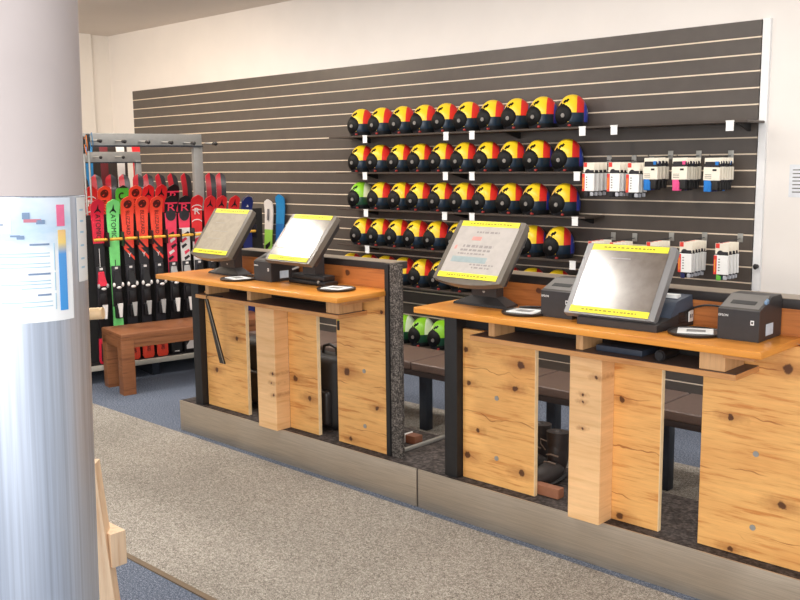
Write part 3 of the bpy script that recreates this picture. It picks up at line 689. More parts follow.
# price tags hanging on the shelf edges
tagrows = [('top', 1.88, [(-5.536, 'first'), (-4.661, 'second'), (-4.409, 'third'), (-3.46, 'fourth'), (-3.22, 'fifth'), (-2.439, 'sixth')]),
           ('second', 1.58, [(-5.544, 'first'), (-4.668, 'second'), (-4.409, 'third'), (-3.497, 'fourth')]),
           ('third', 1.275, [(-5.539, 'first'), (-4.678, 'second'), (-4.409, 'third'), (-3.507, 'fourth')]),
           ('fourth', .972, [(-5.53, 'first'), (-3.52, 'second')])]
tp = None
for name, z, L in tagrows:
    for x, o_ in L:
        lab = '%s white price tag from the left under the %s helmet shelf' % (o_, name)
        if tp is None:
            tp = empty('price_tag', (x, 5.449, z), lab, 'price tag', 'price tags on the helmet shelves')
            b = MB(); b.box(-.024, .024, -.0012, .0012, -.062, -.004); b.build('tag_card', M_white, tp, True)
            b = MB(); b.box(-.026, .026, -.0025, .0018, -.010, .0002); b.build('clip', M_whitep, tp, True)
            t = tp
        else:
            t = copy_tree(tp); t['label'] = lab; t.location = (x, 5.449, z)
        
# ------------------------------------------------------------------ sock packs on hooks
M_sockd = plain('sock_charcoal', (44, 42, 46), .9, var=.15); M_sockp = plain('sock_pink', (228, 84, 140), .9, var=.1); M_sockb = plain('sock_blue', (38, 120, 200), .9, var=.1)
M_sockn = plain('sock_navy', (40, 44, 92), .9, var=.1); M_sockg = plain('sock_green', (104, 190, 70), .9, var=.1); M_sockt = plain('sock_teal', (36, 104, 96), .9); M_sockw = plain('sock_grey', (190, 192, 200), .9)
def sock_pack(label, group, style, foot):
    """one pack: header card with a hole, folded sock, printed band, toe of the sock below"""
    p = empty('sock_pack', (0, 0, 0), label, 'sock pack', group)
    w, hgt = (.088, .225) if style != 'wide' else (.10, .16)
    if style != 'wide':
        b = MB(); b.box(0, w, -.002, .002, -.065, .0, .0008, 1); b.build('header_card', M_cream, p, True)
        b = MB(); b.box(.003, .028, -.0032, -.0018, -.03, -.001); b.build('red_corner', M_red, p, True)
        b = MB(); b.box(.018, w - .004, -.0065, .0065, -.20, -.05, .006, 2); b.ell((.034, 0, -.066), (.024, .0075, .024), 14, 8); b.build('sock', M_sockd, p, True, 60)
        b = MB(); b.box(-.004, w, -.0085, .0085, -.19, -.072, .002, 1); bd = b.build('paper_band', M_white, p, True)
        b = MB(); b.box(-.0042, .016, -.0094, -.0082, -.19, -.074); rl = b.build('red_label', M_red, bd, True)
        b = MB(); b.box(.001, .007, -.0100, -.0092, -.175, -.10); b.build('yellow_numeral', M_brass, rl, True)
        b = MB()
        for k in range(5): b.box(.026, .036, -.0094, -.0083, -.10 - .017 * k, -.094 - .017 * k)
        b.build('small_print', M_grey, bd, True)
        b = MB(); b.box(.012, .040, -.006, .006, -.228, -.185, .005, 2); b.build('sock_toe', foot, p, True, 60)
        b = MB(); b.box(.056, .08, -.006, .006, -.222, -.185, .005, 2); b.build('pale_sock_toe', M_sockw, p, True, 60)
    else:
        b = MB(); b.box(0, w, -.002, .002, -.035, .0, .0008, 1); b.build('header_card', M_cream, p, True)
        b = MB(); b.box(.004, w - .004, -.0075, .0075, -.15, -.022, .006, 2); b.build('sock', M_sockd, p, True, 60)
        b = MB(); b.box(-.002, w + .002, -.0095, .0095, -.135, -.055, .002, 1); bd = b.build('paper_band', M_cream, p, True)
        b = MB(); b.box(.055, .08, -.0104, -.0093, -.078, -.066); b.build('printed_bird', M_blk, bd, True)
        b = MB()
        for k in range(3): b.box(.008, .05, -.0102, -.0093, -.102 - .01 * k, -.099 - .01 * k)
        b.build('small_print', M_grey, bd, True)
        b = MB(); b.box(.002, .05, -.0085, .0085, -.205, -.13, .007, 2); b.build('coloured_sock', foot, p, True, 60)
        b = MB(); b.box(.052, .09, -.0085, .0085, -.195, -.13, .007, 2); b.build('dark_sock', M_blkm, p, True, 60)
        b = MB(); b.box(.066, .092, -.0078, .0078, -.045, -.02, .004, 2); b.build('heel', foot, p, True, 60)
    return p
hooks = [('upper hook nearest the helmets', -3.445, 1.640, 'red', [M_sockd] * 4, 5.45, .05),
         ('second upper hook from the helmets', -3.255, 1.640, 'red', [M_sockd] * 4, 5.45, .045),
         ('third upper hook from the helmets', -3.125, 1.635, 'red', [M_sockd] * 3, 5.47, .045),
         ('fourth upper hook, blue socks', -2.995, 1.665, 'wide', [M_sockb, M_sockn, M_sockd, M_sockd], 5.45, .045),
         ('fifth upper hook, pink sock in front', -2.80, 1.663, 'wide', [M_sockp, M_sockp, M_sockd, M_sockn, M_sockd, M_sockd], 5.45, .036),
         ('last upper hook on the right, blue sock in front', -2.588, 1.660, 'wide', [M_sockb, M_sockn, M_sockn, M_sockd, M_sockd, M_sockb], 5.45, .036),
         ('first lower hook, behind the grey till screen', -3.40, 1.115, 'red', [M_sockd] * 4, 5.45, .05),
         ('second lower hook, behind the grey till screen', -3.235, 1.115, 'red', [M_sockd] * 4, 5.45, .05),
         ('third lower hook, half behind the grey till screen', -2.965, 1.13, 'red', [M_sockd] * 4, 5.45, .05),
         ('fourth lower hook right of the grey screen', -2.735, 1.142, 'red', [M_sockn, M_sockd, M_sockd, M_sockd, M_sockd, M_sockd], 5.45, .038),
         ('last lower hook with a green sock in front', -2.50, 1.145, 'red', [M_sockg, M_sockt, M_sockw, M_sockd], 5.45, .045)]
pk = {}
for hi, (hn, x, z, style, feet, y0, dy) in enumerate(hooks):
    w = .088 if style == 'red' else .10
    hk = empty('display_hook', (x + w / 2, WY - .012, z), 'wire display hook carrying packs: %s' % hn, 'hook', 'wire hooks on the slatted wall')
    b = MB(); b.tube([(x + w / 2, WY - .014, z + .012), (x + w / 2, y0 - .03, z + .006), (x + w / 2, y0 - .045, z + .018)], .0025, 8); b.build('wire', M_dkmetal, hk)
    b = MB(); b.box(x + w / 2 - .018, x + w / 2 + .018, WY - .018, WY - .012, z - .01, z + .045, .002); b.build('back_plate', M_alu, hk)
    for i, ft in enumerate(feet):
        pos = 'front' if i == 0 else ('rearmost' if i == len(feet) - 1 else ORD[i])
        lab = '%s sock pack on the %s' % (pos, hn)
        key = (style, ft.name)
        if key not in pk:
            p = sock_pack(lab, 'sock packs', style, ft); pk[key] = p
        else:
            p = copy_tree(pk[key])
        p['label'] = lab; p['group'] = 'red and white sock packs' if style == 'red' else 'coloured sports sock packs'
        p.location = (x, y0 + dy * i, z); p.rotation_euler = (0, R_(random.uniform(-1.5, 1.5)), R_(random.uniform(-3, 3)))

# notice and clip on the white wall
wn = empty('wall_notice', (-2.1, WY + .011, 1.45), 'white paper notice on the wall at the right edge of the view', 'notice')
b = MB(); b.box(-2.18, -1.97, WY + .009, WY + .0118, 1.42, 1.615); b.build('sheet', plain('notice_paper', (226, 228, 232), .6), wn)
b = MB()
for k in range(7): b.box(-2.16, -2.0, WY + .0085, WY + .0092, 1.58 - .022 * k, 1.586 - .022 * k)
b.build('text_line', M_grey, wn)
b = MB(); b.cyl((-2.345, WY - .035, .99), (-2.345, WY - .012, .99), .010, .014, 14); b.ell((-2.345, WY - .037, .99), (.014, .008, .018), 12, 8); o = b.build('wall_hook', M_blk); tag(o, 'small black hook on the white strip beside the slatted wall', 'hook')

# ------------------------------------------------------------------ wooden bench before the ski rack
TH_R = math.atan2(.983, .182)                     # the rack runs at a slight angle to the wall
wb = empty('wooden_bench', (-6.405, 3.48, 0), 'low brown wooden bench in front of the ski rack', 'bench', None, TH_R)
# local: x along the rack, -y toward the shop
b = MB(); b.box(0, 1.25, -.42, 0, .405, .45, .004); b.build('seat_board', M_bench, wb, True)
b = MB(); b.box(.02, 1.23, -.41, -.385, .345, .405, .002); b.box(.02, 1.23, -.035, -.01, .345, .405, .002); b.box(.0, .03, -.40, -.02, .345, .405, .002); b.build('apron', M_bench, wb, True)
for (lx, ly) in ((.0, -.42), (.0, -.095), (1.155, -.42), (1.155, -.095)):
    b = MB(); b.box(lx, lx + .095, ly, ly + .095, 0, .405, .004); b.build('leg', M_bench, wb, True)

# ------------------------------------------------------------------ ski rack
RP = Vector((-6.50, 3.42, 0))
M_rk = plain('rack_grey', (146, 145, 142), .5, .3, var=.05)
rk = empty('ski_rack', (RP.x, RP.y, 0), 'grey metal ski rack with hanging bars behind the wooden bench', 'ski rack', None, TH_R)
b = MB(); b.box(-.6, 1.62, -.0, .03, .10, .137, .003); b.build('front_rail', M_alul, rk, True)
b = MB(); b.box(-.6, 1.62, .03, .66, .10, .125); b.build('base_tray', M_blkm, rk, True)
for lx in (-.55, .5, 1.5):
    b = MB(); b.box(lx, lx + .06, .03, .62, 0, .10); b.build('foot', M_dkmetal, rk, True)
b = MB(); b.box(-.6, 1.62, .215, .225, .125, 1.28); b.build('back_panel', M_blkm, rk, True)
b = MB(); b.box(-.25, 1.165, .385, .415, 1.815, 1.91, .003); b.build('top_beam', M_rk, rk, True)
b = MB(); b.box(-.25, 1.165, .36, .44, 1.805, 1.816); b.build('beam_lip', M_dkmetal, rk, True)
for lx in (1.085, -.25):
    b = MB(); b.box(lx, lx + .08, .375, .425, .10, 1.82, .004); b.build('upright', M_rk, rk, True)
for i in range(7):
    s_ = .239 + .1918 * (i - 1)
    b = MB(); b.cyl((s_, .385, 1.858 - i * .004), (s_, .19, 1.85 - i * .004), .008, .008, 12); rd = b.build('hanging_rod', M_rk, rk, True)
    b = MB(); b.ell((s_, .185, 1.85 - i * .004), (.016, .016, .016), 12, 8); b.cyl((s_, .23, 1.852 - i * .004), (s_, .21, 1.852 - i * .004), .013, .013, 10); b.build('rod_knob', M_blk, rd, True)
# elastic holders: one per front ski
SK = [.162, .281, .396, .513, .631, .752, .866, .974, 1.088, 1.190, 1.308, 1.429]
for i, s_ in enumerate(SK):
    b = MB(); b.tube([(s_ - .047, .075, 1.095), (s_ - .03, .052, 1.098), (s_ + .03, .052, 1.098), (s_ + .047, .075, 1.095)], .0115, 8); b.build('yellow_holder', M_brass, rk, True)
    b = MB(); e_ = (s_ + SK[i + 1]) / 2 if i < 11 else s_ + .056; b.box(e_ - .004, e_ + .004, .055, .214, 1.04, 1.15, .002); b.build('black_divider', M_blk, rk, True)
rk2 = empty('ski_rack', (RP.x - .96, RP.y + .17, 0), 'second grey hanging rack standing further back on the left', 'ski rack', None, TH_R)
b = MB(); b.box(-.1, .99, .345, .37, 1.69, 1.78, .003); b.build('top_beam', M_rk, rk2, True)
b = MB(); b.box(-.1, .99, .33, .39, 1.68, 1.69); b.build('beam_lip', M_dkmetal, rk2, True)
for lx in (.94, -.1):
    b = MB(); b.box(lx, lx + .05, .335, .38, 0, 1.70, .003); b.build('upright', M_rk, rk2, True)
b = MB(); b.box(-.1, .99, .0, .7, .08, .12); b.box(-.1, -.05, .0, .7, 0, .08); b.box(.94, .99, .0, .7, 0, .08); b.build('base_tray', M_blkm, rk2, True)
b = MB(); b.box(-.1, .99, .688, .698, .12, 1.86); b.build('back_panel', plain('rack_board', (64, 56, 52), .6), rk2, True)
for i in range(4):
    s_ = .16 + .2 * i
    b = MB(); b.cyl((s_, .345, 1.735), (s_, .16, 1.73), .007, .007, 12); rd = b.build('hanging_rod', M_rk, rk2, True)
    b = MB(); b.ell((s_, .155, 1.73), (.015, .015, .015), 12, 8); b.build('rod_knob', M_blk, rd, True)

# ---- skis
C_ = lambda n, rgb, r=.28: plain('ski_' + n, rgb, r, var=.05)
K_red, K_crim, K_mint, K_or, K_blk, K_pink, K_wht, K_navy, K_green, K_dk, K_blue, K_lime = (C_('red', (222, 44, 48)), C_('crimson', (216, 36, 62)), C_('mint', (128, 226, 130)), C_('orange', (240, 74, 52)),
    C_('black', (28, 26, 28)), C_('pink', (236, 62, 92)), C_('white', (232, 226, 222)), C_('navy', (36, 46, 110)), C_('green', (80, 184, 62)), C_('graphite', (44, 42, 46)), C_('blue', (40, 130, 190)), C_('lime', (160, 214, 90)))
def ski_bm(L, wt=.104, ww=.074, wtl=.096, bands=(), tip_mat=0, curl=.05, half=False):
    """front at -y; bands: list of (z_from, slot) bottom to top; half: left/right slots 0 and 1"""
    b = MB(); N = 64; rings = []; zs = []
    for i in range(N + 1):
        s = i / N
        z = L * (s if s < .9 else .9 + (s - .9))
        if z > L - .05:
            zc = L - .05; hw = wt / 2 * math.sqrt(max(0.0, 1 - ((z - zc) / .05) ** 2)); hw = max(hw, .006)
        elif z < .03: hw = wtl / 2 * (.72 + .28 * math.sqrt(max(0, 1 - ((.03 - z) / .03) ** 2)))
        else:
            m = .46 * L
            hw = (ww + ((wtl - ww) * ((m - z) / m) ** 2 if z < m else (wt - ww) * ((z - m) / (L - .05 - m)) ** 2)) / 2
        y = -curl * max(0, (z - (L - .16)) / .16) ** 2
        rings.append([b.bm.verts.new(p) for p in ((-hw, y, z), (0, y - .001, z), (hw, y, z), (hw, y + .011, z), (0, y + .012, z), (-hw, y + .011, z))]); zs.append(z)
    for i, (a, c) in enumerate(zip(rings, rings[1:])):
        zm = (zs[i] + zs[i + 1]) / 2; slot = 0
        for zf, sl in bands:
            if zm >= zf: slot = sl
        for k in range(6):
            fc = b.bm.faces.new((a[k], a[(k + 1) % 6], c[(k + 1) % 6], c[k]))
            if half: fc.material_index = 0 if k in (0, 4, 5) else 1
            else: fc.material_index = slot
    for rg, rev in ((rings[0], True), (rings[-1], False)):
        fc = b.bm.faces.new(rg[::-1] if rev else rg); fc.material_index = 0
    return b
def flat(pts, y=-.0022, th=.0012):
    b = MB(); b.prism(pts, lambda a, z: (a, y, z), lambda a, z: (a, y + th, z)); return b
def arc(cx, cz, rx, rz, a0=0, a1=360, n=24): return [(cx + rx * math.cos(R_(a0 + (a1 - a0) * i / n)), cz + rz * math.sin(R_(a0 + (a1 - a0) * i / n))) for i in range(n if a1 - a0 >= 360 else n + 1)]
def curl_y(z, L, curl=.05): return -curl * max(0, (z - (L - .16)) / .16) ** 2
def vtext(s, size, z, L, mat, parent, sx=1.0, dx=0.0):
    me = text_mesh(s, size, lambda a, bb, c: (bb + dx, curl_y(z - a, L) - .0028 - c, z - a), .0004, sx)
    add_text('lettering', me, mat, parent)
def htext(s, size, z, L, mat, parent, sx=1.0):
    me = text_mesh(s, size, lambda a, bb, c: (a, curl_y(z + bb, L) - .0042 - c, z + bb), .0004, sx)
    add_text('letter_mark', me, mat, parent)
def emblem(kind, L, parent, z=None):
    """marks near the tip, following its curl"""
    z = z or L - .10
    if kind == 'peak':          # three-legged black peak mark
        pts = [(0, z + .036), (.007, z), (.026, z - .024), (.024, z - .032), (.006, z - .016), (0, z - .02), (-.006, z - .016), (-.024, z - .032), (-.026, z - .024), (-.007, z)]
        mt = K_blk
        b = MB(); b.prism(pts, lambda a, q: (a, curl_y(q, L) - .0034, q), lambda a, q: (a, curl_y(q, L) - .0012, q)); b.build('peak_mark', mt, parent, True, 0)
    elif kind == 'disc':
        b = MB(); b.prism(arc(0, z, .032, .032), lambda a, q: (a, curl_y(q, L) - .0034, q), lambda a, q: (a, curl_y(q, L) - .0012, q)); b.build('dark_disc', C_('maroon', (84, 28, 26)), parent, True, 0)
        for sg in (1, -1):
            b = MB(); b.prism([(sg * -.004, z + .0), (sg * .006, z + sg * .020), (sg * .02, z + sg * .012), (sg * .012, z + sg * .004), (sg * .006, z - sg * .004)], lambda a, q: (a, curl_y(q, L) - .0040, q), lambda a, q: (a, curl_y(q, L) - .003, q)); b.build('bolt_mark', K_or, parent, True, 0)
TOE_Z, HEEL_Z = .66, .42        # above the ski's tail
def bindings(parent, toe, heel, lever, tz=TOE_Z, hz=HEEL_Z):
    b = MB(); b.box(-.036, .036, -.016, 0, tz - .22, tz + .10, .004); b.build('binding_plate', K_dk, parent, True)
    b = MB(); b.hull8([(-.036, -.014, tz - .05), (.036, -.014, tz - .05), (.024, -.014, tz + .065), (-.024, -.014, tz + .065)], [(-.034, -.05, tz - .045), (.034, -.05, tz - .045), (.014, -.03, tz + .06), (-.014, -.03, tz + .06)])
    b.build('toe_binding', toe, parent, True)
    for sg in (-1, 1):
        b = MB(); b.ell((sg * .034, -.045, tz - .045), (.011, .014, .018), 12, 8); b.build('toe_wing', K_wht if toe is K_blk else C_('silver', (170, 168, 166)), parent, True)
    b = MB(); b.box(-.012, .012, -.0185, -.0155, tz + .075, tz + .092, .001, 1); b.build('plate_mark', K_wht, parent, True)
    b = MB(); b.ell((0, -.058, tz - .066), (.02, .012, .011), 14, 8); b.build('toe_pad', K_wht, parent, True)
    b = MB(); b.box(-.03, .03, -.05, -.012, hz - .07, hz + .03, .01, 3); b.box(-.018, .018, -.065, -.045, hz - .01, hz + .035, .006); b.build('heel_binding', heel, parent, True)
    b = MB(); b.hull8([(-.022, -.062, hz + .05), (.022, -.062, hz + .05), (.010, -.062, hz - .06), (-.010, -.062, hz - .06)], [(-.02, -.07, hz + .048), (.02, -.07, hz + .048), (.009, -.072, hz - .058), (-.009, -.072, hz - .058)]); b.build('heel_lever', lever, parent, True)
    b = MB(); b.box(-.026, .026, -.03, 0, hz + .035, hz + .14, .005); b.build('heel_track', K_blk, parent, True)
def place_local(s_, off, zb): # rack frame -> world
    d = Vector((math.cos(TH_R), math.sin(TH_R), 0)); n = Vector((-math.sin(TH_R), math.cos(TH_R), 0))
    return RP + d * s_ + n * off + Vector((0, 0, zb))
def ski(label, style, s_, off, zb, L, group, lean=0.0, bind=True):
    loc = place_local(s_, off, zb)
    k = empty('ski', loc, label, 'ski', group, TH_R)
    k.rotation_euler = (R_(lean), 0, TH_R)
    T, B = L - .0, L
    if style == 'crimson_peak':
        bm = ski_bm(L, bands=[(0, 0), (.2, 1), (L - .34, 0)]); bd = bm.build('ski_body', [K_crim, K_blk], k, True)
        emblem('peak', L, bd, L - .075); vtext('ATOMIC', .054, L - .21, L, K_blk, bd, .92)
        flat([(-.004, .72), (.0, .72), (.001, L - .38), (-.003, L - .38)]).build('pale_line', K_wht, bd, True, 0)
        flat([(-.03, .02), (.03, .02), (.024, .07), (-.005, .14), (-.026, .16)], -.003).build('tail_mark', K_blk, bd, True, 0)
        bindings(k, K_crim, K_blk, K_wht)
    elif style == 'mint_peak':
        bm = ski_bm(L, bands=[(0, 0)]); bd = bm.build('ski_body', [K_mint, K_blk], k, True)
        emblem('peak', L, bd, L - .075); vtext('ATOMIC', .054, L - .21, L, K_blk, bd, .92)
        flat([(-.003, L - .56), (.003, L - .56), (.003, L - .47), (-.003, L - .47)]).build('thin_dark_mark', K_blk, bd, True, 0)
        bindings(k, K_blk, K_blk, K_wht)
    elif style == 'orange':
        bm = ski_bm(L, wt=.106, bands=[(0, 0), (.2, 1), (L - .40, 0)]); bd = bm.build('ski_body', [K_or, K_dk], k, True)
        emblem('disc', L, bd, L - .062); vtext('BLIZZARD', .042, L - .205, L, C_('maroon', (84, 28, 26)), bd, .98)
        for dz in (0, .055):
            flat([(-.04, L - .33 - dz), (-.04, L - .355 - dz), (.04, L - .445 - dz), (.04, L - .42 - dz)]).build('slash', K_blk if not dz else K_or, bd, True, 0)
        htext('Y', .05, L - .46, L, K_wht, bd)
        vtext('BLIZZARD', .04, .10, L, K_blk, bd, .5)
        bindings(k, K_blk, K_blk, C_('silver', (170, 168, 166)))
    elif style in ('pink_r', 'white_r'):
        low = 2 if style == 'white_r' else 1
        bm = ski_bm(L, bands=[(0, 0), (.2, 0), (.62, low), (L - .27, 1), (L - .145, 0)]); bd = bm.build('ski_body', [K_blk, K_pink, K_wht], k, True)
        b = MB(); b.prism(arc(0, L - .155, .043, .05), lambda a, q: (a, curl_y(q, L) - .0030, q), lambda a, q: (a, curl_y(q, L) - .0012, q)); b.build('black_oval', K_dk, bd, True, 0)
        b = MB(); b.prism([(-.051, L - .068), (.051, L - .068), (.051, L - .056), (-.051, L - .056)], lambda a, q: (a, curl_y(q, L) - .0034, q), lambda a, q: (a, curl_y(q, L) - .0012, q)); b.build('pink_bar', K_pink, bd, True, 0)
        htext('R', .082, L - .10, L, K_pink, bd, 1.5)
        rnd = random.Random(int(s_ * 1000))
        for j in range(7):
            z = L - .31 - j * .048; x = rnd.uniform(-.02, .01)
            flat([(x - .02, z), (x + .018, z + .02), (x + .03, z + .005), (x - .012, z - .024)], -.003).build('pattern_fleck', (K_blk if j % 2 == 0 else K_wht) if style == 'pink_r' else (K_pink if j % 2 else K_dk), bd, True, 0)
        flat([(-.03, .03), (.035, .03), (.035, .14), (-.03, .06)] if style == 'white_r' else [(-.02, .02), (.02, .02), (.02, .028), (-.02, .028)], -.003).build('tail_mark', K_wht, bd, True, 0)
        bindings(k, C_('silver', (170, 168, 166)), K_blk, K_wht)
    elif style == 'red_arc':
        bm = ski_bm(L, bands=[(0, 0), (.2, 2), (L - .30, 1)]); bd = bm.build('ski_body', [K_red, K_red, K_wht], k, True)
        for zc in (L - .082, L - .20):
            pts = arc(0, zc - .03, .048, .034, 20, 160, 10) + arc(0, zc - .03, .044, .026, 160, 20, 10)
            b = MB(); b.prism(pts, lambda a, q: (a, curl_y(q, L) - .003, q), lambda a, q: (a, curl_y(q, L) - .0012, q)); b.build('white_arc', K_wht, bd, True, 0)
        htext('R', .075, L - .135, L, K_wht, bd, 1.2)
        flat([(-.04, L - .125), (.04, L - .125), (.04, L - .118), (-.04, L - .118)], -.014, .006).build('white_bar', K_wht, bd, True, 0)
        flat([(-.03, L - .36), (.035, L - .33), (.035, L - .38), (-.03, L - .42)]).build('slash', K_pink, bd, True, 0)
        bindings(k, K_blk, K_blk, K_wht)
    elif style == 'red_peak':
        bm = ski_bm(L, wt=.098, bands=[(0, 1), (.3, 1), (L - .5, 0)]); bd = bm.build('ski_body', [K_red, K_blk], k, True)
        emblem('peak', L, bd, L - .065)
        if bind: bindings(k, K_blk, K_blk, K_wht)
    elif style == 'navy':
        bm = ski_bm(L, bands=[(0, 0)]); bd = bm.build('ski_body', [K_navy, K_wht], k, True)
        pts = arc(0, L - .055, .05, .052, 10, 170, 12) + arc(0, L - .055, .045, .044, 170, 10, 12)
        b = MB(); b.prism(pts, lambda a, q: (a, curl_y(q, L) - .003, q), lambda a, q: (a, curl_y(q, L) - .0012, q)); b.build('pale_rim', C_('pale', (160, 150, 140)), bd, True, 0)
        b = MB(); b.prism([(-.01, L - .1), (.012, L - .1), (.002, L - .08)], lambda a, q: (a, curl_y(q, L) - .003, q), lambda a, q: (a, curl_y(q, L) - .0012, q)); b.build('white_mark', K_wht, bd, True, 0)
    elif style == 'green_c':
        bm = ski_bm(L, bands=[(0, 0), (L - .02, 1)]); bd = bm.build('ski_body', [K_green, K_blk], k, True)
        pts = arc(-.004, L - .085, .026, .03, 50, 310, 14) + arc(-.004, L - .085, .014, .018, 310, 50, 14)
        b = MB(); b.prism(pts, lambda a, q: (a, curl_y(q, L) - .003, q), lambda a, q: (a, curl_y(q, L) - .0012, q)); b.build('dark_hook_mark', K_blk, bd, True, 0)
    return k
fr = [('crimson_peak', 'crimson ski with black lettering, first in the front row'), ('mint_peak', 'mint green ski with black lettering in the front row'),
      ('orange', 'orange ski with a dark disc, left one of three in the front row'), ('orange', 'orange ski with a dark disc, middle one of three in the front row'), ('orange', 'orange ski with a dark disc, right one of three in the front row'),
      ('pink_r', 'pink and black ski with dark flecks right of the orange three'), ('white_r', 'pink and black ski with a white body in the front row'), ('red_arc', 'red ski with white arcs and white letter in the front row'),
      ('red_peak', 'red ski with a black peak mark, first one right of the white-arc ski'), ('red_peak', 'red ski with a black peak mark, second one behind the leftmost screen'), ('red_peak', 'red ski with a black peak mark, third one behind the leftmost screen'),
      ('navy', 'navy blue ski at the right end of the front row')]
for i, (stl, lab) in enumerate(fr):
    top = [1.376, 1.372, 1.391, 1.391, 1.387, 1.388, 1.384, 1.385, 1.377, 1.374, 1.370, 1.370][i]
    ski(lab, stl, SK[i], .12, .126, top + .03 - .126, 'skis in the front row of the rack')
r2 = [(.185, 'red_arc', 'red ski with white arcs at the left of the second row'), (.295, 'orange', 'orange ski in the second row, left of the green one'), (.440, 'green_c', 'bright green ski with dark edge in the second row'),
      (.547, 'orange', 'orange ski in the second row, right of the green one'), (.655, 'red_peak', 'red ski with peak mark in the second row, left one of two'), (.765, 'red_peak', 'red ski with peak mark in the second row, right one of two'), (.868, 'pink_r', 'black-tipped pink ski in the second row')]
for i, (s_, stl, lab) in enumerate(r2):
    ski(lab, stl, s_, .345, .126, 1.375, 'skis in the second row of the rack', bind=False)
M_edge_r = C_('edge_red', (176, 30, 44)); 
S3 = [.222, .328, .442, .559, .670, .764, .878, .985, 1.103, 1.222, 1.326, 1.421]
pr = None
for i, s_ in enumerate(S3):
    lab = '%s narrow dark ski tip with red edge from the left in the rearmost row' % ORD[i]
    if pr is None:
        pr = empty('ski', place_local(s_, .58, .126), lab, 'ski', 'skis in the rearmost row of the rack', TH_R)
        ski_bm(1.46, wt=.088, curl=-.05, half=True).build('ski_body', [M_edge_r, K_dk], pr, True)
        b = MB(); b.box(-.03, .03, -.04, 0, .42, .75, .008); b.build('binding_plate', K_blk, pr, True)
        k = pr
    else:
        k = copy_tree(pr); k['label'] = lab; k.location = place_local(s_, .58, .126)
    k.rotation_euler = (0, 0, TH_R + R_(random.uniform(-22, 8)))
# darker skis on the far rack
for i, (s_, mt, lab) in enumerate([(.30, K_dk, 'graphite ski on the far rack, left one'), (.44, K_dk, 'graphite ski on the far rack, middle one'), (.575, K_blue, 'blue ski standing on the far rack'), (.715, C_('maroon_far', (110, 40, 44)), 'maroon ski on the far rack'), (.87, K_wht, 'white ski standing on the far rack'), (1.02, K_red, 'red ski standing on the far rack')]):
    k = empty('ski', place_local(s_, 1.52, .1212), lab, 'ski', 'skis on the far rack', TH_R)
    ski_bm(1.80 if i > 1 else 1.68, wt=.075, ww=.06, curl=-.05).build('ski_body', mt, k, True)
    b = MB(); b.box(-.028, .028, -.04, 0, .5, .9, .008); b.build('binding_plate', K_blk, k, True)
# ski poles hanging at the rack's near end
pole = None
for i, (s_, off, zz, g_) in enumerate([(.095, .262, 1.90, 'first'), (.133, .262, 1.87, 'second'), (.171, .262, 1.89, 'third')]):
    lab = '%s ski pole hanging at the near end of the rack beside the column' % g_
    if pole is None:
        pole = empty('ski_pole', place_local(s_, off, zz), lab, 'ski pole', 'ski poles hanging on the rack', TH_R); p = pole
        b = MB(); b.cyl((0, 0, -1.15), (0, 0, -.10), .0055, .008, 12); b.build('shaft', M_alu, p, True)
        b = MB(); b.cyl((0, 0, -.12), (0, 0, 0), .013, .016, 14); b.ell((0, 0, 0), (.017, .017, .014), 12, 8); b.build('grip', M_blk, p, True)
        b = MB(); b.tube([(0, -.014, -.01), (.008, -.03, .02), (.006, -.04, -.06), (.0, -.034, -.13), (.0, -.012, -.05)], .004, 6); b.build('strap', plain('strap_blue', (60, 120, 160), .8), p, True)
        b = MB(); b.lathe([(.008, -1.09), (.02, -1.085), (.02, -1.08), (.008, -1.075)], 20); b.build('basket', K_wht, p, True)
    else:
        p = copy_tree(pole); p['label'] = lab; p.location = place_local(s_, off, zz); p.rotation_euler = (0, 0, TH_R + .3 * i)
        if i in (1, 3):
            for ch in p.children:
                if ch.name.startswith('strap'):
                    ch.data = ch.data.copy(); ch.data.materials[0] = plain('strap_orange', (220, 120, 40), .8)
# short skis leaning at the slatted wall behind the left counter
def wall_ski(label, x, top, c0, c1, w, txt=None):
    k = empty('short_ski', (x, 5.56, .01), label, 'ski', 'short skis leaning on the slatted wall'); k.rotation_euler = (R_(-5), 0, R_(8))
    L = top - .02
    bd = ski_bm(L, wt=w, ww=w * .82, wtl=w, bands=[(0, 1), (L - .28, 0)], curl=.03).build('ski_body', [c0, c1], k, True)
    if txt == 'white':
        flat([(-.008, L - .2), (.008, L - .2), (.008, L - .09), (-.008, L - .09)], -.018, .012).build('dark_mark', C_('grey', (120, 120, 124)), bd, True, 0)
        flat([(-.03, L - .44), (.03, L - .40), (.03, L - .44), (-.03, L - .50)], -.004).build('pattern_fleck', K_blk, bd, True, 0)
    b = MB(); b.box(-.03, .03, -.05, 0, .45, .70, .01); b.build('binding', K_blk, k, True)
    return k
wall_ski('white and lime short ski leaning behind the left counter', -7.07, 1.335, K_wht, K_lime, .112, 'white')
wall_ski('blue short ski leaning right of the white one', -6.90, 1.385, K_blue, C_('blue2', (30, 100, 170)), .112)
wall_ski('blue-green short ski leaning beside the leftmost screen', -7.42, 1.21, K_blue, C_('seagreen', (60, 190, 130)), .112)
b = MB(); b.box(-7.30, -7.17, 5.40, 5.52, .80, 1.06, .012); b.box(-7.30, -7.17, 5.40, 5.70, .76, .80); b.mi = 1; b.box(-7.27, -7.21, 5.396, 5.402, .985, 1.0)
o = b.build('display_box', [M_blkm, M_alu]); tag(o, 'small black box on a bracket between the short skis', 'box')

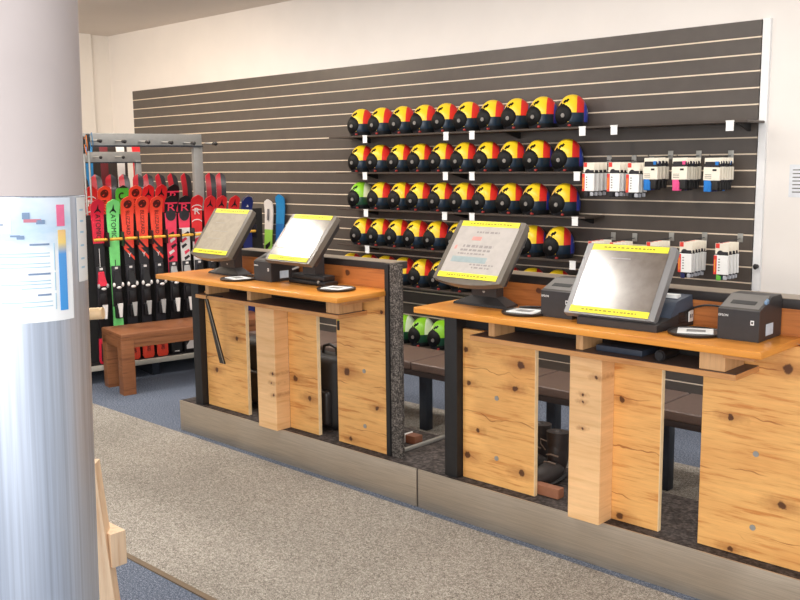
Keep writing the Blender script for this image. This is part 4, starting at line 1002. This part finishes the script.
# ------------------------------------------------------------------ light
def lamp(label, x, y, rad, strength, colr=(1, .95, .88)):
    l = empty('ceiling_light', (x, y, 3.13), label, 'ceiling light', 'round ceiling lights')
    b = MB(); b.lathe([(rad, -.001), (rad, -.022), (rad + .02, -.022), (rad + .022, -.001), (rad, -.001)], 32, (x, y, 3.13), False); b.build('rim', M_whitep, l)
    t = NT('lamp_glow'); t.b.inputs['Emission Color'].default_value = (*colr, 1); t.b.inputs['Emission Strength'].default_value = strength
    v = t.noise(t.coord(), 4); t.l(t.ramp(v, [(0, (.9, .9, .9)), (1, (1, 1, 1))]), t.b.inputs['Base Color'])
    b = MB(); b.lathe([(rad - .001, -.018), (rad - .001, -.012)], 32, (x, y, 3.13)); b.build('diffuser', t.m, l)
lamp('round ceiling light above the right counter', -3.2, 2.07, .17, 150)
lamp('round ceiling light above the left counter', -6.1, 2.62, .17, 150)

w = bpy.data.worlds.new('daylight'); S.world = w; w.use_nodes = True
bg = w.node_tree.nodes['Background']; bg.inputs['Color'].default_value = (.93, .96, 1.0, 1); bg.inputs['Strength'].default_value = 1.1
def area(name, loc, target, sx, sy, power, colr):
    L = bpy.data.lights.new(name, 'AREA'); L.shape = 'RECTANGLE'; L.size = sx; L.size_y = sy; L.energy = power; L.color = colr
    o = bpy.data.objects.new(name, L); COL.objects.link(o); o.location = loc
    o.rotation_euler = (Vector(target) - Vector(loc)).to_track_quat('-Z', 'Y').to_euler(); return o
area('window_daylight', (1.5, -3.2, 2.2), (-3.0, 4.5, 1.2), 6, 3, 330, (1.0, .97, .93))
area('added_overhead_fill', (-4.2, 4.1, 3.1), (-4.2, 4.3, 0), 6.5, .5, 90, (1.0, .95, .89))  # added overhead fill for the wall and shelves, no known fixture
area('ceiling_strip_light', (-8.2, 3.6, 3.1), (-8.6, 4.4, 0), 2.4, .4, 85, (1.0, .82, .62))

S.view_settings.view_transform = 'Standard'; S.view_settings.look = 'None'
S.view_settings.exposure = 0.0; S.view_settings.gamma = 1.0; S.view_settings.use_curve_mapping = False
